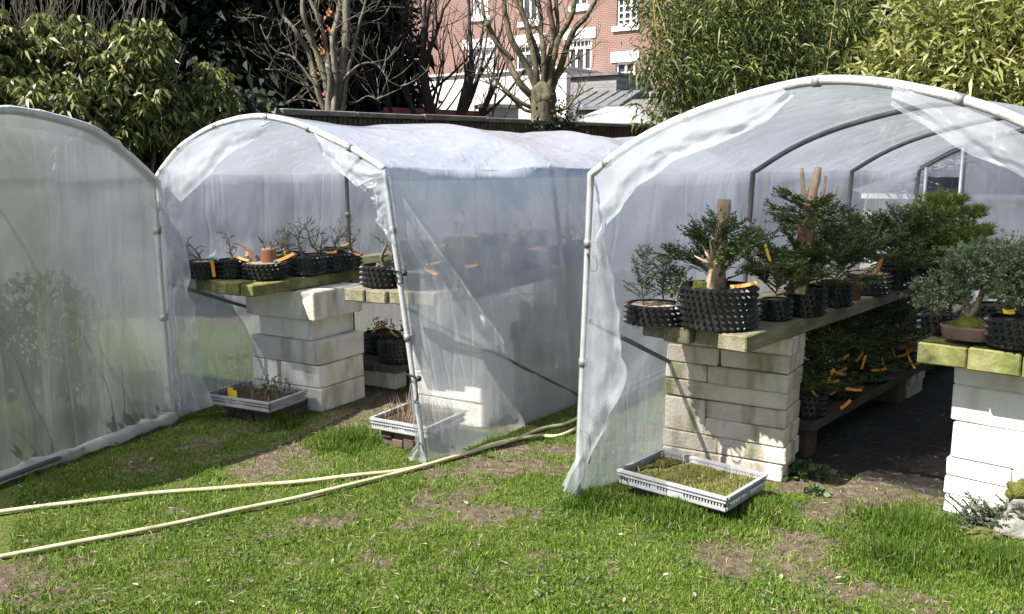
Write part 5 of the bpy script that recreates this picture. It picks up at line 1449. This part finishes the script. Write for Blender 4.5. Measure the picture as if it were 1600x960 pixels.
# ------------------------------------------------------------------ trees
def bare_tree(label, p, m, stems, kids, depth, seed, h, r0, spread=.45, wob=.12, up=.22, shrink=.66, trunk=None, group='bare trees behind the wall', seg=6, extra=0, rmin=.006, nk=7):
    random.seed(seed)
    r = thing('bare_tree', label, 'tree', p, 0, group)
    mb = MB()
    base = Vector((0, 0, -.1))
    if trunk:
        mb.tube(spline([(0, 0, -.1), (0, .0, trunk[0] * .5), (trunk[2], 0, trunk[0])], 4), list(np.linspace(trunk[1], trunk[1] * .9, 9)), 12)
        mb.blob((trunk[2], 0, trunk[0]), trunk[1] * 1.1, seed, .2, 2, (1, 1, .8)); base = Vector((trunk[2], 0, trunk[0] - .1))
        mb.build('trunk', MATS[m], r, True); mb = MB()
    for i, s in enumerate(stems):
        dx, dy, lean, ln, rr = s
        grow(mb, base + Vector((dx, dy, 0)), (lean[0], lean[1], 1), ln, rr, depth, spread, kids, wob, None, nk, up, shrink, seg, .5, rmin)
    mb.build('limbs', MATS[m], r, True)
    return r
# pollarded tree
def pollard(label, p, m, limbs, trunk_h, trunk_r, seed, group='bare trees behind the wall'):
    """stout trunk, crooked limbs given as point lists with knuckles, short whippy shoots"""
    random.seed(seed)
    r = thing('bare_tree', label, 'tree', p, 0, group)
    mb = MB(); mb.tube(spline([(0, 0, -.1), (.02, 0, trunk_h * .6), (0, 0, trunk_h + .1)], 4), [trunk_r * (.86 + .16 * (i / 8) ** 2 + .06 * nz(i * .9, seed)) for i in range(9)], 16)
    mb.blob((0, 0, trunk_h + .05), trunk_r * 1.04, seed, .18, 3, (1, 1, 1.1)); mb.build('trunk', MATS[m], r, True)
    for pts, r0, r1 in limbs:
        mb = MB()
        q = spline([Vector(a) + Vector((random.gauss(0, .03), random.gauss(0, .06), 0)) for a in pts], 5)
        q = [a + Vector((.035 * nz(a.z * 3, a.x * 3 + r0 * 90), .03 * nz(a.z * 3, a.x * 2, 4), 0)) for a in q]
        rad = [(r0 + (r1 - r0) * i / (len(q) - 1)) * .82 + .010 * nz(i * .6, r0 * 100) for i in range(len(q))]
        mb.tube(q, rad, 9); mb.blob(q[-1], r1 * 1.25, int(r0 * 1000), .35, 2)
        for _ in range(6):
            k = random.randint(len(q) // 4, len(q) - 1)
            a = random.uniform(0, 2 * PI)
            grow(mb, q[k], (math.cos(a), math.sin(a) * .5, random.uniform(.1, 1.2)), random.uniform(.3, .7), .013, 2, .5, 2, .22, None, 4, .12, .62, 4, .4, .004)
        mb.build('limb', MATS[m], r, True)
    return r
TY = 17.6
def tpts(pl, y=TY):
    b0 = at(848, 200, y); return [((at(x, yy, y).x - b0.x), 0.0, at(x, yy, y).z) for x, yy in pl]
tp = at(848, 200, TY); tp.z = 0
pollard('pollarded bare tree with stout mossy trunk and knobbly upswept limbs', tp, 'tree_bark', [
    (tpts([(842, 165), (815, 130), (785, 80), (762, 40)]), .10, .05), (tpts([(845, 160), (825, 110), (805, 60), (790, 10), (785, -30)]), .09, .05),
    (tpts([(845, 150), (838, 110), (828, 60), (818, 10), (815, -40)]), .08, .05), (tpts([(852, 150), (850, 90), (845, 40), (838, -20)]), .075, .045),
    (tpts([(856, 150), (860, 100), (862, 50), (856, 0), (850, -40)]), .08, .05), (tpts([(860, 150), (868, 105), (878, 60), (890, 20), (892, -40)]), .085, .05),
    (tpts([(864, 155), (875, 95), (895, 50), (915, 25), (936, -5)]), .09, .05), (tpts([(866, 130), (880, 110), (893, 98), (908, 90)]), .04, .02),
    (tpts([(838, 172), (815, 162), (790, 140), (770, 118)]), .06, .022), (tpts([(845, 176), (820, 172), (800, 150), (778, 135)]), .05, .018), (tpts([(862, 175), (885, 170), (905, 150), (922, 138)]), .045, .016),
    (tpts([(850, 140), (845, 85), (820, 35), (800, -10), (798, -30)]), .06, .035), (tpts([(858, 120), (872, 60), (872, 10), (868, -30)]), .06, .04), (tpts([(800, 95), (770, 60), (757, 20), (752, -20)]), .05, .03)], 2.85, .25, 14)
# multi-stemmed pale tree
TY2 = 15.6
def tp2(pl): 
    b0 = at(520, 200, TY2); return [((at(x, yy, TY2).x - b0.x), 0.0, at(x, yy, TY2).z - 1.2) for x, yy in pl]
tp = at(520, 200, TY2); tp.z = 1.2
pollard('pale many stemmed bare tree rising left of the dark gap', tp, 'tree_bark_pale', [
    (tp2([(512, 190), (500, 140), (480, 85), (462, 50), (440, 20), (428, -20)]), .07, .03), (tp2([(516, 190), (505, 130), (488, 70), (478, 20), (470, -30)]), .075, .04),
    (tp2([(520, 190), (514, 130), (508, 70), (500, 25), (478, -10)]), .07, .035), (tp2([(524, 190), (525, 130), (522, 60), (525, 0), (528, -40)]), .07, .05),
    (tp2([(528, 190), (534, 120), (540, 60), (543, 0), (545, -40)]), .10, .07), (tp2([(534, 190), (545, 130), (552, 80), (565, 30), (580, -20)]), .05, .02),
    (tp2([(510, 170), (480, 130), (450, 112), (420, 108)]), .03, .012), (tp2([(500, 140), (465, 95), (430, 78), (405, 40)]), .03, .010), (tp2([(535, 130), (560, 105), (585, 100), (605, 125), (620, 135)]), .022, .008), (tp2([(530, 150), (550, 160), (575, 150), (600, 160)]), .02, .008), (tp2([(505, 165), (470, 155), (440, 165)]), .02, .008)], .45, .22, 21)
# dark limbed trees
tp = at(690, 200, 19.5); tp.z = 1.4
bare_tree('dark bare tree with forked trunk in front of the brick house', tp, 'tree_bark_dark', [(-.05, 0, (-.06, 0), 2.4, .17), (.12, 0, (.22, 0), 2.5, .16), (.0, .1, (-.5, 0), 2.2, .09), (.15, 0, (.5, 0), 2.2, .09), (.15, -.1, (1.5, 0), 1.7, .05), (-.1, -.1, (-1.3, 0), 1.8, .05)], 3, 3, 33, 5, .1, .42, .10, .22, .62)
tp = at(628, 200, 21.0); tp.z = 1.4
bare_tree('thin dark bare tree with tangled twigs beside the dark evergreens', tp, 'tree_bark_dark', [(-.1, 0, (-.3, 0), 2.6, .06), (.1, 0, (.1, 0), 2.8, .07), (.2, 0, (.4, 0), 2.4, .05), (-.2, 0, (-.7, 0), 2.2, .04)], 4, 3, 36, 5, .1, .6, .14, .14, .62)

def ellipsoid_leaves(name, blobs, n, L_, W_, m, root, droop=.3, outward=.8, clump=0, jit=.6, shell=.4):
    """leaves through the volume of overlapping uneven ellipsoids"""
    P, D = [], []
    tot = sum(b[1][0] * b[1][2] for b in blobs)
    for c, r3, in blobs:
        k = int(n * r3[0] * r3[2] / tot)
        if clump:
            kc = max(3, k // clump)
            d = unit(RNG.normal(size=(kc, 3))); rr = RNG.random(kc)[:, None] ** shell * RNG.uniform(.85, 1.2, (kc, 1))
            cc = np.array(c) + d * rr * np.array(r3)
            P.append(np.repeat(cc, clump, 0) + RNG.normal(0, L_ * .75, (kc * clump, 3))); D.append(np.repeat(d, clump, 0) * outward + RNG.normal(0, jit, (kc * clump, 3)))
        else:
            d = unit(RNG.normal(size=(k, 3))); rr = RNG.random(k)[:, None] ** shell
            P.append(np.array(c) + d * rr * np.array(r3)); D.append(d * outward + RNG.normal(0, jit, (k, 3)))
    P = np.concatenate(P); D = np.concatenate(D)
    o = leaves(name, P, D, L_ * RNG.uniform(.6, 1.3, len(P)), W_, MATS[m], root, droop); o['kind'] = 'stuff'
    return o
def dark_tree(label, px, y, w, h, n, seed, z0=.3):
    p = at(px, 200, y); p.z = 0; random.seed(seed)
    r = thing('evergreen_tree', label, 'tree', p, 0, 'dark evergreens behind the ivy')
    mb = MB(); mb.tube([(0, 0, -.1), (0, 0, h * .5), (.1, 0, h * .9)], [.22, .16, .05], 10); mb.build('trunk', MATS['tree_bark_dark'], r, True)
    bl = []
    for k in range(16):
        t = (k + .5) / 16; a = k * 2.4
        q = w * (1 - .55 * t) * .55
        bl.append(((math.cos(a) * q, math.sin(a) * q, z0 + (h - z0) * t), (w * .55 * (1 - .4 * t), w * .55 * (1 - .4 * t), h * .11)))
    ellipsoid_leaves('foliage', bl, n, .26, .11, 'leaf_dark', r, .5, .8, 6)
    return r
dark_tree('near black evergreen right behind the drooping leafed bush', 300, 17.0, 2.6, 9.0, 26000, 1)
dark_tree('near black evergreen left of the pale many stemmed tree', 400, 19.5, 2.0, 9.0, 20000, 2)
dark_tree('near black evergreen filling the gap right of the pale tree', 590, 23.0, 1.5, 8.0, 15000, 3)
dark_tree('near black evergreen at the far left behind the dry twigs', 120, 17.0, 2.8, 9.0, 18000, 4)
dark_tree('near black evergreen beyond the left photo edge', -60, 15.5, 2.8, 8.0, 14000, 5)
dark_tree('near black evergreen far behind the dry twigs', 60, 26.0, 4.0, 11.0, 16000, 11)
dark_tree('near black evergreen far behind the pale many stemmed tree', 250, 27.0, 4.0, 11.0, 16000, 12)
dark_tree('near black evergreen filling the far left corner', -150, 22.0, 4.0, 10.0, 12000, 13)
# yellow-green conifer between
p = at(448, 200, 21.0); p.z = 0
r = thing('golden_conifer', 'yellow green conifer glimpsed behind the pale bare tree', 'tree', p, 0)
mb = MB(); mb.tube([(0, 0, 0), (0, 0, 4.2)], [.12, .04], 8); mb.build('trunk', MATS['tree_bark_dark'], r, True)
ellipsoid_leaves('foliage', [((.0, 0, 1.8), (.7, .7, 1.2)), ((0, 0, 3.0), (.55, .55, 1.0)), ((.0, 0, 4.0), (.35, .35, .7))], 9000, .10, .035, 'leaf_olive', r, .3, .8, 6)

# drooping glossy-leaved bush on the wall (left)
def px_blob(px, py, y, rx, rz, ry=None):
    q = at(px, py, y); return ((q.x, q.y, q.z), (rx, ry or rx * .8, rz))
bu = thing('glossy_bush', 'large bush of drooping glossy pale edged leaves above the closed tunnel', 'bush', (at(120, 200, 9.4).x, 9.4, 0), 0)
bl = [px_blob(20, 110, 9.2, .50, .45), px_blob(90, 70, 9.4, .45, .35), px_blob(60, 170, 9.0, .55, .40), px_blob(150, 130, 9.4, .50, .42), px_blob(215, 80, 9.5, .36, .35), px_blob(200, 160, 9.4, .50, .40), px_blob(120, 220, 9.1, .6, .35),
      px_blob(250, 55, 9.6, .14, .18), px_blob(275, 150, 9.8, .30, .22), px_blob(330, 120, 9.9, .20, .18), px_blob(260, 190, 9.6, .40, .25), px_blob(330, 155, 9.9, .30, .18), px_blob(-40, 90, 9.0, .5, .6), px_blob(-60, 200, 8.9, .5, .5)]
off = np.array([bu.location.x, bu.location.y, 0])
bl = [(tuple(np.array(c) - off), r_) for c, r_ in bl]
mb = MB(); random.seed(4)
for c, r_ in bl: mb.tube(spline([(c[0] * .5, .2, .3), (c[0] * .8, c[1] + .1, c[2] * .6), c], 4), list(np.linspace(.03, .008, 9)), 6)
mb.build('stems', MATS['tree_bark'], bu, True)
def drooping(name, blobs, nspray, per, L_, W_, m, root):
    """sprays of leaves hanging round a shoot tip"""
    P, D = [], []
    tot = sum(b[1][0] * b[1][2] for b in blobs)
    for c, r3 in blobs:
        k = max(3, int(nspray * r3[0] * r3[2] / tot))
        d = unit(RNG.normal(size=(k, 3))); cc = np.array(c) + d * (RNG.random(k)[:, None] ** .33) * np.array(r3)
        a = RNG.random((k, per)) * 2 * PI
        dd = np.stack([np.cos(a), np.sin(a), RNG.normal(-.75, .4, (k, per))], -1)
        P.append((cc[:, None, :] + dd * .02).reshape(-1, 3)); D.append(dd.reshape(-1, 3))
    P = np.concatenate(P); D = np.concatenate(D)
    o = leaves(name, P, D, L_ * RNG.uniform(.6, 1.25, len(P)), W_, MATS[m], root, .25); o['kind'] = 'stuff'
drooping('foliage', bl, 2700, 10, .115, .036, 'leaf_glossy', bu)
# ivy below it, covering the wall
iv = thing('ivy', 'dark ivy blanketing the wall between the closed tunnel and the narrow one', 'ivy', wl(-2.5, .2), RZW)
n = 15000
s_ = RNG.uniform(-4.2, 2.35, n); zc = RNG.uniform(.2, 2.45, n) ** 1.0
o_ = .10 + .25 * RNG.random(n) ** 2 + np.array([.28 * (nz(a * 1.3, b * 1.7) + .3) for a, b in zip(s_, zc)])
top = np.array([2.45 + .22 * nz(a * 1.4, 9) + .35 * max(0, min(1, (-.9 - a) * .6)) for a in s_])
zc = zc / 2.45 * top
P = np.stack([s_, -o_, zc], 1)
D = np.stack([RNG.normal(0, .6, n), -np.abs(RNG.normal(.3, .3, n)), RNG.normal(-.7, .4, n)], 1)
leaves('foliage', P, D, .10 * RNG.uniform(.6, 1.3, n), .08, MATS['leaf_ivy'], iv, .2)['kind'] = 'stuff'
mb = MB(); random.seed(6)
for k in range(14):
    x = -4 + k * .45; mb.tube([(x, -.03, 0), (x + random.uniform(-.2, .2), -.05, 1.0), (x + random.uniform(-.4, .4), -.04, 2.2)], .014, 5)
mb.build('vines', MATS['tree_bark_dark'], iv, True)
q = onpl(862, 195, wl(0), Vector((WD.y, -WD.x, 0)))
iv2 = thing('ivy', 'small dry ivy patch hanging over the coping below the pollarded tree', 'ivy', (q.x, q.y, 0), RZW)
n = 420; P = np.stack([RNG.normal(0, .22, n), -.08 - .08 * RNG.random(n), 2.2 + RNG.normal(0, .13, n)], 1)
leaves('foliage', P, RNG.normal(0, .6, (n, 3)) + np.array([0, -.5, -.6]), .07, .05, MATS['leaf_ivy'], iv2, .2)['kind'] = 'stuff'
p = at(885, 150, 18.4)
r = leafy('holly_bush', 'small dark leaved bush right of the pollarded trunk', (p.x, p.y, 1.4), 1.6, .38, 900, 'leaf_ivy', 'bush', None, .07, .04)
# dry twiggy shrub top left
p = at(140, 200, 11.0); p.z = 1.7
dt = thing('twiggy_shrub', 'dry leafless twiggy shrub above the glossy bush', 'shrub', p, 0)
mb = MB(); random.seed(8)
for k in range(34):
    x = random.uniform(-.75, .55)
    grow(mb, (x, random.gauss(0, .15), 0), (x * .25 + random.gauss(0, .18), 0, 1), random.uniform(1.2, 1.7), .008, 2, .30, 3, .16, None, 4, .15, .5, 5, .4, .0028)
mb.build('twigs', MATS['tree_bark_pale'], dt, True)

# bamboo
def bamboo(label, culms, bl, n, L_, W_, m, p, group='bamboo clumps', droop=.45, clump=7):
    r = thing('bamboo', label, 'bamboo', p, 0, group)
    off = np.array([p[0], p[1], 0])
    for (a, b, rr) in culms:
        mb = MB(); a = Vector(a) - Vector(off); b = Vector(b) - Vector(off)
        a.z = -.05; k = 12; pts, rad = [], []
        for i in range(k):
            t = i / (k - 1); q = a.lerp(b, t); q.x += .12 * t * t
            for dz, s in ((-.012, 1), (0, 1.25), (.012, 1)):
                pts.append(q + Vector((0, 0, dz))); rad.append(rr * s * (1 - .3 * t))
        mb.tube(pts, rad, 7); mb.build('culm', MATS['culm'], r, True)
    bl = [(tuple(np.array(c) - off), r_) for c, r_ in bl]
    ellipsoid_leaves('foliage', bl, n, L_, W_, m, r, droop, .5, clump, .8, .5)
    return r
def cl(px0, py0, px1, py1, y, r=.02):
    a = at(px0, py0, y); b = at(px1, py1, y); d = (b - a) / (b.z - a.z)
    return (a - d * a.z, b + d * .6, r * .5)
p = at(1130, 200, 13.0)
bamboo('dark green bamboo with yellow canes left of the paler bamboo', [cl(1040, 190, 1010, 0, 12.6), cl(1080, 190, 1022, 20, 12.5), cl(1284, 130, 1296, 0, 12.9, .016), cl(1160, 150, 1155, 0, 13.2), cl(1180, 150, 1195, 0, 13.4), cl(1390, 90, 1400, 0, 12.6, .02), cl(1230, 150, 1238, 0, 13.6, .018)],
       [px_blob(1040, 60, 12.8, .35, .35), px_blob(1020, 100, 12.4, .30, .25), px_blob(1060, 130, 12.6, .40, .35), px_blob(1110, 40, 13.0, .6, .5), px_blob(1120, 110, 12.8, .55, .4), px_blob(1100, 170, 12.6, .45, .25), px_blob(1180, 60, 13.2, .6, .5), px_blob(1190, 130, 13.0, .6, .4),
        px_blob(1240, 90, 13.2, .45, .55), px_blob(1250, 20, 13.4, .5, .4), px_blob(1230, 160, 12.8, .35, .25), px_blob(1330, 40, 13.8, .5, .5), px_blob(1160, -10, 13.4, .9, .4), px_blob(1330, 100, 14.2, .5, .4), px_blob(1030, 0, 13.4, .5, .3), px_blob(1040, 175, 12.2, .35, .15)],
       15000, .17, .025, 'leaf_bamboo', (p.x, p.y, 0), clump=16)
p = at(1500, 200, 9.6)
bamboo('pale yellow green broad leaved bamboo above the big tunnel roof', [cl(1400, 120, 1430, 0, 10.2, .014), cl(1500, 120, 1510, 0, 10.4, .014), cl(1560, 120, 1590, 0, 10.2, .014)],
       [px_blob(1370, 130, 9.8, .22, .16), px_blob(1420, 90, 10.0, .40, .34), px_blob(1480, 50, 10.0, .45, .40), px_blob(1500, 120, 9.6, .5, .30), px_blob(1560, 70, 9.8, .5, .40), px_blob(1580, 150, 9.4, .4, .25), px_blob(1640, 100, 9.6, .5, .5), px_blob(1450, 0, 10.6, .35, .25), px_blob(1560, 0, 10.2, .6, .3), px_blob(1420, 150, 9.8, .35, .2), px_blob(1700, 60, 9.6, .6, .6)],
       10500, .21, .036, 'leaf_bamboo_pale', (p.x, p.y, 0), droop=.2)
dark = at(1350, 200, 16.5)
dark_tree('near black evergreen deep behind both bamboos', 1330, 17.5, 2.6, 7.5, 16000, 7)
dark_tree('near black evergreen behind the pale bamboo at the right edge', 1560, 14.5, 2.6, 7.5, 14000, 8)
dark_tree('near black evergreen behind the left part of the dark bamboo', 1150, 17.5, 1.3, 7.5, 9000, 9)
